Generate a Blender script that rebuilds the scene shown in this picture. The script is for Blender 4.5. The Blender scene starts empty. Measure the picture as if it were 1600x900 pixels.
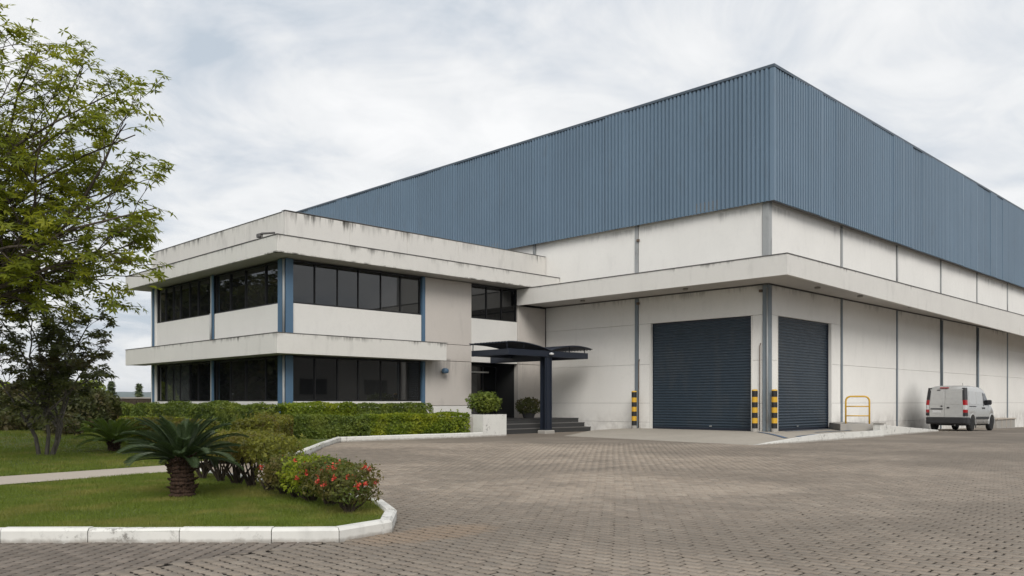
import bpy, bmesh, math, random
import numpy as np
from mathutils import Vector, Matrix
from mathutils.geometry import delaunay_2d_cdt
random.seed(7); RNG = np.random.default_rng(7)
S = bpy.context.scene; C = S.collection

# ------------------------------------------------------------------ camera, sky, sun, exposure
CH = 1.25; FPX = 1303.48; YAW = math.radians(45.143)      # eye height, focal length in photo pixels, heading
FW = (math.cos(YAW), math.sin(YAW)); RT = (math.sin(YAW), -math.cos(YAW))
cam = bpy.data.cameras.new("camera"); co = bpy.data.objects.new("camera", cam); C.objects.link(co)
co.location = (0, 0, CH); co.rotation_euler = (math.pi/2, 0, YAW - math.pi/2)
cam.sensor_width = 36; cam.lens = 36*FPX/1600; cam.shift_y = (628-450)/1600.0
cam.clip_start = .1; cam.clip_end = 20000
S.camera = co
SUN_EL, SUN_AZ = 38, 232      # azimuth: direction towards the sun, counter-clockwise from +X
w = bpy.data.worlds.new("World"); S.world = w; w.use_nodes = True
def world():
    nt = w.node_tree; N = nt.nodes; L = nt.links; N.clear()
    out = N.new('ShaderNodeOutputWorld'); bg = N.new('ShaderNodeBackground'); L.new(bg.outputs[0], out.inputs[0])
    sky = N.new('ShaderNodeTexSky'); sky.sky_type = 'NISHITA'; sky.sun_disc = False
    sky.sun_elevation = math.radians(SUN_EL); sky.sun_rotation = math.radians(90-SUN_AZ)
    sky.air_density = 1.2; sky.dust_density = 2.0
    tc = N.new('ShaderNodeTexCoord'); sep = N.new('ShaderNodeSeparateXYZ'); L.new(tc.outputs['Generated'], sep.inputs[0])
    def m(op, a, b=None, c=None):
        n = N.new('ShaderNodeMath'); n.operation = op
        for i, v in enumerate((a, b, c)):
            if v is None: continue
            if isinstance(v, (int, float)): n.inputs[i].default_value = v
            else: L.new(v, n.inputs[i])
        return n.outputs[0]
    zz = m('MAXIMUM', sep.outputs[2], 0.0); den = m('ADD', zz, .22)
    comb = N.new('ShaderNodeCombineXYZ')
    L.new(m('DIVIDE', sep.outputs[0], den), comb.inputs[0]); L.new(m('DIVIDE', sep.outputs[1], den), comb.inputs[1])
    def noise(sc, det, dist, off, rough=.5):
        mp = N.new('ShaderNodeMapping'); L.new(comb.outputs[0], mp.inputs[0]); mp.inputs['Location'].default_value = off
        n = N.new('ShaderNodeTexNoise'); n.inputs['Scale'].default_value = sc; n.inputs['Detail'].default_value = det
        n.inputs['Roughness'].default_value = rough; n.inputs['Distortion'].default_value = dist
        L.new(mp.outputs[0], n.inputs['Vector']); return n.outputs[0]
    n1 = noise(1.1, 5, .35, (3.1, 1.2, 0)); n2 = noise(2.9, 8, .6, (7.7, -3.2, 2), .62)
    k = m('ADD', m('MULTIPLY', n1, .60), m('MULTIPLY', n2, .40))
    r = N.new('ShaderNodeValToRGB'); L.new(k, r.inputs[0]); e = r.color_ramp.elements
    e[0].position = .39; e[0].color = (.50, .56, .63, 1)
    e[1].position = .60; e[1].color = (.90, .90, .90, 1)
    x = r.color_ramp.elements.new(.462); x.color = (.67, .70, .74, 1)
    x = r.color_ramp.elements.new(.52); x.color = (.80, .81, .82, 1)
    ms = N.new('ShaderNodeMix'); ms.data_type = 'RGBA'; ms.inputs[0].default_value = .94
    sc = N.new('ShaderNodeVectorMath'); sc.operation = 'SCALE'; sc.inputs[3].default_value = .08
    L.new(sky.outputs[0], sc.inputs[0]); L.new(sc.outputs[0], ms.inputs[6]); L.new(r.outputs[0], ms.inputs[7])
    L.new(ms.outputs[2], bg.inputs[0]); bg.inputs[1].default_value = .755
world()
sl = bpy.data.lights.new("sun", 'SUN'); so = bpy.data.objects.new("sun", sl); C.objects.link(so)
sl.energy = 1.5; sl.angle = math.radians(28); sl.color = (1, .965, .91)
sd = Vector((math.cos(math.radians(SUN_AZ))*math.cos(math.radians(SUN_EL)), math.sin(math.radians(SUN_AZ))*math.cos(math.radians(SUN_EL)), math.sin(math.radians(SUN_EL))))
so.rotation_euler = sd.to_track_quat('Z', 'Y').to_euler()
S.view_settings.view_transform = 'Standard'; S.view_settings.look = 'None'; S.view_settings.gamma = 1
S.view_settings.exposure = .6; S.view_settings.use_curve_mapping = False
S.render.resolution_x = 1024; S.render.resolution_y = 576
S.cycles.max_bounces = 6; S.cycles.diffuse_bounces = 3; S.cycles.glossy_bounces = 3; S.cycles.transparent_max_bounces = 8

# ------------------------------------------------------------------ measuring helpers (photo pixel -> place in the world)
def W(px, D): l = (px-800)/FPX*D; return (D*FW[0]+l*RT[0], D*FW[1]+l*RT[1])
def G(px, py, z=0.0): return W(px, FPX*(CH-z)/(py-628))
def onX(px, X): t = (px-800)/FPX; return W(px, X/(FW[0]+t*RT[0]))[1]
def onY(px, Y): t = (px-800)/FPX; return W(px, Y/(FW[1]+t*RT[1]))[0]
def depth(x, y): return x*FW[0]+y*FW[1]
def proj(x, y, z): d = depth(x, y); return (800+FPX*(x*RT[0]+y*RT[1])/d, 628-FPX*(z-CH)/d)
def ygz(x): return -max(0., x-38)*.0155 if x < 80 else -.65     # yard level: falls away gently along the long side
def smooth(a, b, x): t = min(1, max(0, (x-a)/(b-a))); return t*t*(3-2*t)
P = 0.1                                                        # garden level

# ------------------------------------------------------------------ mesh helpers
class MB:
    def __init__(s): s.v = []; s.f = []; s.sm = []
    def add(s, vs, fs, smooth=False):
        n = len(s.v); s.v += [tuple(p) for p in vs]; s.f += [tuple(i+n for i in f) for f in fs]; s.sm += [smooth]*len(fs); return s
    def box(s, x0, x1, y0, y1, z0, z1):
        if x0 > x1: x0, x1 = x1, x0
        if y0 > y1: y0, y1 = y1, y0
        return s.add([(x0,y0,z0),(x1,y0,z0),(x1,y1,z0),(x0,y1,z0),(x0,y0,z1),(x1,y0,z1),(x1,y1,z1),(x0,y1,z1)],
                     [(0,3,2,1),(4,5,6,7),(0,1,5,4),(1,2,6,5),(2,3,7,6),(3,0,4,7)])
    def prism(s, poly, z0, z1):
        n = len(poly)
        a = sum(poly[i][0]*poly[(i+1)%n][1]-poly[(i+1)%n][0]*poly[i][1] for i in range(n))
        if a < 0: poly = poly[::-1]
        f0 = (lambda p: z0(*p)) if callable(z0) else (lambda p: z0)
        f1 = (lambda p: z1(*p)) if callable(z1) else (lambda p: z1)
        return s.add([(p[0],p[1],f0(p)) for p in poly]+[(p[0],p[1],f1(p)) for p in poly],
                     [tuple(range(n-1,-1,-1)), tuple(range(n,2*n))]+[(i,(i+1)%n,n+(i+1)%n,n+i) for i in range(n)])
    def obox(s, a, b, wd, z0, z1):       # a box along the line a-b, wd wide
        a = Vector(a[:2]); b = Vector(b[:2]); d = (b-a).normalized(); n = Vector((-d.y, d.x))*wd/2
        return s.prism([tuple(a-n), tuple(b-n), tuple(b+n), tuple(a+n)], z0, z1)
    def tube(s, pts, rad, n=8, smooth=True, cap=True):
        pts = [Vector(p) for p in pts]; rs = rad if isinstance(rad, (list, tuple)) else [rad]*len(pts)
        vs = []; up = None
        for i, p in enumerate(pts):
            t = (pts[min(i+1, len(pts)-1)]-pts[max(i-1, 0)]).normalized()
            if up is None: up = Vector((0,0,1)) if abs(t.z) < .9 else Vector((1,0,0))
            u = t.cross(up).normalized(); v = u.cross(t).normalized(); up = v
            vs += [p+(u*math.cos(2*math.pi*k/n)+v*math.sin(2*math.pi*k/n))*rs[i] for k in range(n)]
        fs = [(i*n+k, i*n+(k+1)%n, (i+1)*n+(k+1)%n, (i+1)*n+k) for i in range(len(pts)-1) for k in range(n)]
        fs = [f[::-1] for f in fs]
        s.add(vs, fs, smooth)
        if cap:
            m = len(s.v)-len(vs); s.f += [tuple(m+k for k in range(n)), tuple(m+(len(pts)-1)*n+k for k in range(n-1,-1,-1))]; s.sm += [False]*2
        return s
    def lathe(s, prof, c=(0,0,0), n=20, axis='z', smooth=True):   # prof: (radius, height)
        vs = []
        for r, h in prof:
            for k in range(n):
                a = 2*math.pi*k/n; x, y = r*math.cos(a), r*math.sin(a)
                vs.append((c[0]+x, c[1]+y, c[2]+h) if axis == 'z' else (c[0]+x, c[1]+h, c[2]+y))
        fs = [(i*n+k, i*n+(k+1)%n, (i+1)*n+(k+1)%n, (i+1)*n+k) for i in range(len(prof)-1) for k in range(n)]
        s.add(vs, fs, smooth); s.add(vs[:n], [tuple(range(n-1,-1,-1))]); s.add(vs[-n:], [tuple(range(n))])
        return s
    def mesh(s, name, org=(0,0,0)):
        me = bpy.data.meshes.new(name); me.from_pydata([(a-org[0], b-org[1], c-org[2]) for a, b, c in s.v], [], s.f)
        me.polygons.foreach_set('use_smooth', s.sm); me.update(); return me
    def build(s, name, mat, parent=None, bevel=0, **tags):
        org = parent_org(parent); me = s.mesh(name, org)
        if bevel:
            bm = bmesh.new(); bm.from_mesh(me); bmesh.ops.remove_doubles(bm, verts=bm.verts, dist=1e-5)
            bmesh.ops.bevel(bm, geom=[e for e in bm.edges if e.calc_face_angle(0) > .5], offset=bevel, segments=1, affect='EDGES'); bm.to_mesh(me); bm.free()
        return link(name, me, mat, parent, **tags)
def parent_org(p):
    v = Vector((0,0,0))
    while p: v += p.location; p = p.parent
    return v
def link(name, me, mat, parent=None, loc=None, rz=0, **tags):
    o = bpy.data.objects.new(name, me); C.objects.link(o)
    if mat and not me.materials: me.materials.append(mat)
    if parent: o.parent = parent
    if loc: o.location = loc
    if rz: o.rotation_euler = (0, 0, rz)
    tag(o, **tags); return o
def tag(o, label=None, cat=None, group=None, kind=None):
    if label: o['label'] = label
    if cat: o['category'] = cat
    if group: o['group'] = group
    if kind: o['kind'] = kind
    return o
def thing(name, loc, label, cat, group=None, rz=0):
    o = bpy.data.objects.new(name, None); C.objects.link(o); o.location = loc; o.rotation_euler = (0,0,rz)
    o.empty_display_size = .2
    return tag(o, label, cat, group)
def copy_tree(o, parent=None):
    c = o.copy(); C.objects.link(c)
    if parent: c.parent = parent
    for ch in o.children: copy_tree(ch, c)
    return c
def np_mesh(name, V, quads=None, tris=None, smooth=False):     # fast mesh from arrays, all faces of one size
    F = quads if quads is not None else tris; k = F.shape[1]
    me = bpy.data.meshes.new(name); me.vertices.add(len(V)); me.vertices.foreach_set('co', np.ascontiguousarray(V, dtype=np.float32).ravel())
    me.loops.add(F.size); me.loops.foreach_set('vertex_index', np.ascontiguousarray(F, dtype=np.int32).ravel())
    me.polygons.add(len(F)); me.polygons.foreach_set('loop_start', np.arange(0, F.size, k, dtype=np.int32))
    me.polygons.foreach_set('loop_total', np.full(len(F), k, dtype=np.int32)); me.update(calc_edges=True); me.validate(); return me

# ------------------------------------------------------------------ materials
def new_mat(name):
    m = bpy.data.materials.new(name); m.use_nodes = True; nt = m.node_tree; nt.nodes.clear()
    o = nt.nodes.new('ShaderNodeOutputMaterial'); return m, nt, o
class NB:
    def __init__(s, nt): s.nt = nt; s.N = nt.nodes; s.L = nt.links; s.g = s.N.new('ShaderNodeNewGeometry'); s.pos = s.g.outputs['Position']
    def setin(s, sock, v):
        if isinstance(v, bpy.types.NodeSocket): s.L.new(v, sock)
        elif isinstance(v, (tuple, list)) and len(v) == 3 and sock.type == 'RGBA': sock.default_value = (*v, 1)
        else: sock.default_value = v
    def math(s, op, a, b=0.0, c=0.0, clamp=False):
        n = s.N.new('ShaderNodeMath'); n.operation = op; n.use_clamp = clamp
        for i, v in enumerate((a, b, c)): s.setin(n.inputs[i], v)
        return n.outputs[0]
    def noise(s, scale, det=4, vec=None, sc=(1,1,1), rough=.55, dist=0, loc=(0,0,0)):
        mp = s.N.new('ShaderNodeMapping'); s.L.new(vec or s.pos, mp.inputs[0]); mp.inputs['Scale'].default_value = sc; mp.inputs['Location'].default_value = loc
        n = s.N.new('ShaderNodeTexNoise'); n.inputs['Scale'].default_value = scale; n.inputs['Detail'].default_value = det
        n.inputs['Roughness'].default_value = rough; n.inputs['Distortion'].default_value = dist; s.L.new(mp.outputs[0], n.inputs['Vector']); return n.outputs[0]
    def ramp(s, v, a, b, lo=0.0, hi=1.0):
        n = s.N.new('ShaderNodeMapRange'); n.interpolation_type = 'SMOOTHSTEP'
        for i, x in enumerate((v, a, b, lo, hi)): s.setin(n.inputs[i], x)
        return n.outputs[0]
    def mix(s, f, a, b, mode='MIX'):
        n = s.N.new('ShaderNodeMix'); n.data_type = 'RGBA'; n.blend_type = mode; s.setin(n.inputs[0], f); s.setin(n.inputs[6], a); s.setin(n.inputs[7], b); return n.outputs[2]
    def bump(s, h, strength=.3, dist=.01):
        n = s.N.new('ShaderNodeBump'); n.inputs['Strength'].default_value = strength; n.inputs['Distance'].default_value = dist; s.L.new(h, n.inputs['Height']); return n.outputs[0]
    def bsdf(s, out, col, rough=.6, metal=0.0, normal=None, ior=1.45, spec=None):
        b = s.N.new('ShaderNodeBsdfPrincipled'); s.setin(b.inputs['Base Color'], col); s.setin(b.inputs['Roughness'], rough); s.setin(b.inputs['Metallic'], metal)
        b.inputs['IOR'].default_value = ior
        if spec is not None: b.inputs['Specular IOR Level'].default_value = spec
        if normal: s.L.new(normal, b.inputs['Normal'])
        s.L.new(b.outputs[0], out.inputs[0]); return b
def sc(c, k): return tuple(min(1, x*k) for x in c)
def painted(name, col, rough=.6, var=.12, scale=1.2, fine=25, bump=.15, metal=0.0, spec=None, obj_var=0.0, dirt=None):
    m, nt, o = new_mat(name); b = NB(nt)
    c = b.mix(b.noise(scale, 5), sc(col, 1-var), sc(col, 1+var*.6))
    c = b.mix(b.ramp(b.noise(fine, 3), .3, .8, 0, .25), c, sc(col, 1-var*1.5))
    if obj_var:
        oi = b.N.new('ShaderNodeObjectInfo'); c = b.mix(b.math('MULTIPLY', oi.outputs['Random'], obj_var), c, sc(col, .45))
    if dirt: c = b.mix(b.ramp(b.noise(*dirt[:2], sc=(1,1,.35)), dirt[2], dirt[2]+.15, 0, dirt[3]), c, (.10,.095,.085))
    b.bsdf(o, c, rough, metal, b.bump(b.noise(fine*2, 3), bump, .004), spec=spec); return m
def plaster(name, col, tops=(), var=.07, streak=.75, base_dirt=0.0, grime=.1, extra=None):
    m, nt, o = new_mat(name); b = NB(nt); sep = b.N.new('ShaderNodeSeparateXYZ'); b.L.new(b.pos, sep.inputs[0]); z = sep.outputs[2]
    c = b.mix(b.noise(.55, 6, rough=.6), sc(col, 1-var*1.3), sc(col, 1+var))
    c = b.mix(b.ramp(b.noise(3.0, 5, sc=(1,1,.3), loc=(4,2,1)), .52, .8, 0, grime*2.2), c, sc(col, .6))
    c = b.mix(b.ramp(b.noise(9, 4), .45, .8, 0, .12), c, sc(col, .7))
    # rain streaks that start at a ledge and thin out below it
    for top, ln in tops:
        st = b.noise(2.6, 5, sc=(1.0,1.0,.10), rough=.75, loc=(1.3,top,0))
        big = b.ramp(b.noise(.35, 3, loc=(top,5,2), sc=(1,1,.2)), .42, .62)
        fall = b.ramp(z, top-ln, top, 0, 1)
        k = b.ramp(b.math('ADD', st, b.math('MULTIPLY', fall, .20)), .62, .84)
        k = b.math('MULTIPLY', b.math('MULTIPLY', k, b.math('ADD', b.math('MULTIPLY', big, .9), .15)), b.math('MULTIPLY', fall, streak), clamp=True)
        below = b.math('LESS_THAN', z, top+.02); k = b.math('MULTIPLY', k, below)
        c = b.mix(k, c, (.07,.066,.058))
    if base_dirt:
        k = b.math('MULTIPLY', b.ramp(z, 1.1, .1, 0, base_dirt), b.ramp(b.noise(2.2, 4), .3, .7)); c = b.mix(k, c, (.16,.14,.12))
    if extra: c = extra(b, c, sep)
    b.bsdf(o, c, .82, 0, b.bump(b.noise(14, 5), .22, .01), spec=.3); return m
def stone_cols(b, rnd, base=(.305,.258,.208)):
    n = b.noise(.22, 5, rough=.62); n2 = b.noise(.9, 4, loc=(9,3,1), dist=.5)
    c = b.mix(rnd, sc(base, .84), sc(base, 1.30))
    warm = b.N.new('ShaderNodeMath'); warm.operation = 'FRACT'; b.L.new(b.math('MULTIPLY', rnd, 7.13), warm.inputs[0])
    c = b.mix(b.math('MULTIPLY', warm.outputs[0], .35), c, (base[0]*1.08, base[1]*.96, base[2]*.88))
    x0_ = b.N.new('ShaderNodeSeparateXYZ'); b.L.new(b.pos, x0_.inputs[0])     # a paler area in mid yard, greyer all round it
    e = b.math('ADD', b.math('POWER', b.math('DIVIDE', b.math('SUBTRACT', x0_.outputs[0], 12.5), 6.5), 2), b.math('POWER', b.math('DIVIDE', b.math('SUBTRACT', x0_.outputs[1], 14.0), 7.5), 2))
    e = b.math('ADD', e, b.math('MULTIPLY', b.math('SUBTRACT', n2, .5), 2.2)); c = b.mix(b.ramp(e, .3, 2.2, 0, .42), c, (base[0]*.52, base[1]*.54, base[2]*.57))
    c = b.mix(b.ramp(n, .36, .60, .6, 0), c, sc(base, .48))
    tr = b.noise(.8, 4, sc=(.10,1.0,1), loc=(2,8,0), dist=.6); c = b.mix(b.ramp(tr, .56, .68, 0, .35), c, sc(base, .45))
    c = b.mix(b.ramp(n, .52, .72, 0, .45), c, sc(base, 1.28))
    c = b.mix(b.ramp(n2, .55, .75, 0, .35), c, sc(base, .5))
    sep = b.N.new('ShaderNodeSeparateXYZ'); b.L.new(b.pos, sep.inputs[0])       # reddish earth washed over the pavers by the kerb tip
    dx = b.math('DIVIDE', b.math('SUBTRACT', sep.outputs[0], 5.0), .85); dy = b.math('DIVIDE', b.math('SUBTRACT', sep.outputs[1], 6.12), .36)
    d = b.math('ADD', b.math('MULTIPLY', dx, dx), b.math('MULTIPLY', dy, dy)); d = b.math('ADD', d, b.math('MULTIPLY', b.noise(3, 4), 1.2))
    c = b.mix(b.ramp(d, .9, 2.0, .5, 0), c, (.27,.19,.125))
    s1 = b.ramp(b.math('ADD', sep.outputs[1], b.math('MULTIPLY', b.noise(6, 2), .0)), 6.38, 6.42); s2 = b.ramp(b.math('ADD', sep.outputs[0], sep.outputs[1]), 13.2, 12.8); s3 = b.ramp(sep.outputs[0], 4.7, 4.5)
    c = b.mix(b.math('MULTIPLY', b.math('MULTIPLY', s1, s2), b.math('MULTIPLY', s3, .75)), c, b.mix(rnd, (.115,.096,.08), (.19,.16,.135)))   # older, darker blocks in the strip by the kerb
    return c
def paver_mat(name, island):
    m, nt, o = new_mat(name); b = NB(nt)
    if island: rnd = b.g.outputs['Random Per Island']
    else: oi = b.N.new('ShaderNodeObjectInfo'); rnd = oi.outputs['Random']
    c = stone_cols(b, rnd); c = b.mix(b.ramp(b.noise(60, 3), .4, .75, 0, .3), c, (.1,.09,.078)); sz = b.N.new('ShaderNodeSeparateXYZ'); b.L.new(b.pos, sz.inputs[0]); c = b.mix(b.ramp(sz.outputs[2], .0075, -.001), c, (.030,.026,.022))   # dirt packed into the joints
    b.bsdf(o, c, .8, 0, b.bump(b.noise(90, 4), .45, .004), spec=.35); return m
def yard_mat():
    m, nt, o = new_mat('yard_surface'); b = NB(nt)
    br = b.N.new('ShaderNodeTexBrick'); mp = b.N.new('ShaderNodeMapping'); b.L.new(b.pos, mp.inputs[0]); mp.inputs['Rotation'].default_value = (0,0,math.pi/2)
    b.L.new(mp.outputs[0], br.inputs[0]); br.inputs['Scale'].default_value = 1; br.inputs['Brick Width'].default_value = .21; br.inputs['Row Height'].default_value = .165
    br.inputs['Mortar Size'].default_value = .009; br.inputs['Color1'].default_value = (.2,.2,.2,1); br.inputs['Color2'].default_value = (.8,.8,.8,1); br.inputs['Mortar'].default_value = (0,0,0,1)
    sep = b.N.new('ShaderNodeSeparateColor'); b.L.new(br.outputs[0], sep.inputs[0])
    c = b.mix(.7, stone_cols(b, sep.outputs[0]), stone_cols(b, .45)); c = b.mix(.22, c, (.05,.043,.035))
    # beyond the built pavers this surface shows; between them only its sandy joints do
    x = b.N.new('ShaderNodeSeparateXYZ'); b.L.new(b.pos, x.inputs[0])
    d = b.math('ADD', b.math('MULTIPLY', x.outputs[0], FW[0]), b.math('MULTIPLY', x.outputs[1], FW[1]))
    c = b.mix(b.math('GREATER_THAN', d, PAVE_FAR), b.mix(b.noise(4, 4), (.030,.025,.021), (.055,.047,.038)), c)
    b.bsdf(o, c, .85, 0, spec=.3); return m
PAVE_FAR = 25.0
def leaf_mat(name, c1, c2, c3=None, trans=.35, rough=.55):
    m, nt, o = new_mat(name); b = NB(nt); r = b.g.outputs['Random Per Island']
    c = b.mix(r, c1, c2)
    if c3: c = b.mix(b.ramp(b.noise(1.3, 5), .45, .66, 0, .9), c, c3)
    c = b.mix(b.ramp(b.noise(2.5, 3, loc=(3,3,3)), .35, .7, .35, 0), c, sc(c1, .6))
    p = b.N.new('ShaderNodeBsdfPrincipled'); b.L.new(c, p.inputs['Base Color']); p.inputs['Roughness'].default_value = rough; p.inputs['Specular IOR Level'].default_value = .35
    t = b.N.new('ShaderNodeBsdfTranslucent'); b.L.new(b.mix(.5, c, sc(c2, 1.5)), t.inputs[0])
    ms = b.N.new('ShaderNodeMixShader'); ms.inputs[0].default_value = trans; b.L.new(p.outputs[0], ms.inputs[1]); b.L.new(t.outputs[0], ms.inputs[2]); b.L.new(ms.outputs[0], o.inputs[0]); return m
def bark(name, c1, c2, s=6):
    m, nt, o = new_mat(name); b = NB(nt); n = b.noise(s, 6, sc=(3,3,.6), rough=.7); c = b.mix(b.ramp(n, .3, .7), c1, c2)
    b.bsdf(o, c, .9, 0, b.bump(n, .8, .03), spec=.2); return m
def glass(name, col=(.007,.0075,.008), ior=1.7, rough=.02):
    m, nt, o = new_mat(name); b = NB(nt)
    b.bsdf(o, col, rough, 0, b.bump(b.noise(.7, 2), .05, .02), ior=ior, spec=.5); return m
def simple(name, col, rough=.5, metal=0.0, spec=.5):
    m, nt, o = new_mat(name); b = NB(nt); c = b.mix(b.noise(8, 3), sc(col, .88), sc(col, 1.08)); b.bsdf(o, c, rough, metal, spec=spec); return m
M = {}
def scuff(b, c, sep):     # chipped whitewash, black scuffs and soil splash near the ground
    k = b.math('MULTIPLY', b.ramp(b.noise(1.4, 3), .5, .66), b.ramp(b.noise(11, 6, rough=.75), .5, .62))
    c = b.mix(b.math('MULTIPLY', k, .75), c, (.13,.12,.105)); s = b.math('ADD', b.ramp(sep.outputs[2], .10, .0), b.math('MULTIPLY', b.noise(9, 4), .9))
    return b.mix(b.ramp(s, .95, 1.5, 0, .6), c, (.17,.14,.11))
def van_shadow(b, c, sep):     # soft shadow beside the van, painted as a darker patch low on the wall
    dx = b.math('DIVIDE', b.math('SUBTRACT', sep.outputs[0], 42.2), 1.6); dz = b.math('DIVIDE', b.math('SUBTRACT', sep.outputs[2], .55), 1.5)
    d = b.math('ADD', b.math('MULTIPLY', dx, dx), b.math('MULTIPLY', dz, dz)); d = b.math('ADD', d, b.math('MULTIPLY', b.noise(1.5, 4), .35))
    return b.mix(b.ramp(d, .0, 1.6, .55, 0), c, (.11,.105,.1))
M['panel'] = plaster('white_panel_paint', (.80,.782,.745), ((8.4,.7),(5.5,.5)), streak=.4, base_dirt=.4, grime=.07, extra=van_shadow)
M['white'] = plaster('white_wall_paint', (.71,.695,.66), (), grime=.06)
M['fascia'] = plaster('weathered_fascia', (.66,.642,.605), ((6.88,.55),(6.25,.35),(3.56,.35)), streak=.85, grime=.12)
M['parapet'] = plaster('stained_parapet', (.66,.638,.60), ((7.9,.8),), streak=1.15, grime=.18)
M['taupe'] = plaster('grey_plaster', (.56,.52,.48), ((3.66,.5),(2.98,1.5)), streak=.35, grime=.12)
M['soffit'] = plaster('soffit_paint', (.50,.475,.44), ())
M['joint'] = simple('dark_joint', (.22,.21,.20), .9)
M['flash'] = painted('dark_flashing', (.12,.115,.11), .6)
M['rust'] = painted('rusty_metal', (.16,.115,.085), .8, var=.3)
M['clad'] = painted('blue_steel_cladding', (.145,.212,.285), .45, var=.13, scale=.35, fine=6, bump=.03, obj_var=.13, dirt=(2.2,6,.56,.13))
M['cladtrim'] = painted('blue_grey_trim', (.075,.10,.13), .5)
M['colblue'] = painted('blue_column_paint', (.085,.155,.24), .45, var=.15)
M['colgrey'] = painted('grey_blue_steel', (.20,.235,.265), .5, var=.2, dirt=(4,4,.55,.5))
M['colpale'] = painted('pale_grey_steel', (.36,.37,.37), .5, var=.2, dirt=(4,4,.55,.5))
M['shutter'] = painted('navy_shutter_paint', (.029,.045,.063), .38, var=.12, scale=.8, fine=4, bump=.03, dirt=(1.5,6,.5,.14))
M['navy'] = painted('navy_steel_paint', (.016,.021,.034), .45, var=.15)
M['glass'] = glass('tinted_glass'); M['glassblind'] = glass('tinted_glass_blind', (.018,.018,.0175)); M['glasspale'] = glass('tinted_glass_pale', (.055,.06,.058)); M['frame'] = simple('black_window_frame', (.015,.015,.016), .4)
M['dark'] = simple('dark_interior', (.02,.02,.02), .8); M['alu'] = simple('brushed_aluminium', (.45,.45,.44), .35, .6)
M['step'] = painted('dark_granite_step', (.045,.045,.045), .55, fine=40); M['stepedge'] = painted('worn_step_nosing', (.14,.135,.13), .5)
M['kerb'] = plaster('whitewashed_kerb', (.68,.67,.63), (), var=.10, grime=.3, extra=scuff)
M['concrete'] = plaster('apron_concrete', (.37,.335,.285), (), var=.14, grime=.16)
M['greycon'] = plaster('grey_concrete', (.36,.34,.31), (), var=.12, grime=.2)
M['path'] = plaster('path_concrete', (.46,.405,.345), (), var=.1, grime=.1)
M['blueline'] = painted('worn_blue_floor_paint', (.09,.16,.28), .7, var=.35, dirt=(3,4,.45,.7))
M['yellow'] = painted('yellow_enamel', (.62,.36,.03), .45, var=.1); M['black'] = painted('black_enamel', (.018,.018,.019), .5)
M['rubber'] = simple('tyre_rubber', (.014,.014,.014), .85); M['plastic'] = simple('black_bumper_plastic', (.022,.022,.024), .55)
M['van'] = simple('silver_white_car_paint', (.46,.46,.45), .22, .2); M['rim'] = simple('grey_wheel_rim', (.34,.34,.34), .35, .5)
M['red'] = simple('red_lamp_lens', (.32,.012,.015), .15); M['clear'] = simple('clear_lamp_lens', (.55,.55,.55), .1)
M['paver'] = paver_mat('paver_concrete', False); M['pavers'] = paver_mat('paver_concrete_field', True); M['yard'] = yard_mat()
M['lawnbase'] = painted('lawn_soil', (.095,.12,.032), .95, var=.25, scale=2.5, fine=30)
M['grass'] = leaf_mat('grass_blades', (.095,.14,.016), (.20,.25,.034), (.26,.235,.06), .35)
M['ground'] = painted('distant_ground', (.10,.11,.06), .95, var=.4, scale=.02, fine=.4)
M['hill'] = painted('wooded_hill', (.05,.07,.035), .95, var=.3, scale=.004)
M['bark'] = bark('brown_bark', (.045,.035,.028), (.12,.10,.08)); M['barkg'] = bark('grey_bark', (.06,.053,.045), (.15,.135,.115)); M['stemdark'] = bark('dark_stem', (.03,.024,.018), (.09,.07,.05), 14)
M['leaftree'] = leaf_mat('feathery_green_leaves', (.105,.14,.014), (.24,.27,.024), (.38,.37,.02), .5)
M['leafdark'] = leaf_mat('dark_bronze_leaves', (.055,.07,.02), (.125,.14,.035), (.14,.10,.05), .4)
M['leafbush'] = leaf_mat('dull_bush_leaves', (.045,.058,.018), (.11,.12,.035), (.13,.095,.04), .3)
M['hedge'] = leaf_mat('clipped_hedge_leaves', (.11,.165,.014), (.27,.34,.028), (.36,.38,.022), .45)
M['hedged'] = leaf_mat('deep_green_hedge_leaves', (.075,.115,.02), (.18,.235,.035), (.25,.29,.045), .4)
M['hedgey'] = leaf_mat('yellowing_shrub_leaves', (.09,.10,.018), (.26,.26,.035), (.17,.105,.035), .4)
M['ixora'] = leaf_mat('flowering_shrub_leaves', (.05,.075,.016), (.14,.175,.028), (.17,.115,.035), .35)
M['frond'] = leaf_mat('cycad_frond_green', (.030,.055,.020), (.068,.10,.036), None, .15, .4)
M['frond2'] = leaf_mat('bright_cycad_frond', (.07,.12,.02), (.17,.24,.035), None, .2, .4)
M['flower'] = leaf_mat('red_flower_petals', (.55,.04,.03), (.70,.13,.08), None, .2)
M['pale'] = leaf_mat('pale_far_leaves', (.07,.10,.04), (.14,.17,.07), None, .2)
M['lime'] = leaf_mat('lime_bush_leaves', (.15,.20,.02), (.32,.38,.04), None, .45)

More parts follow.
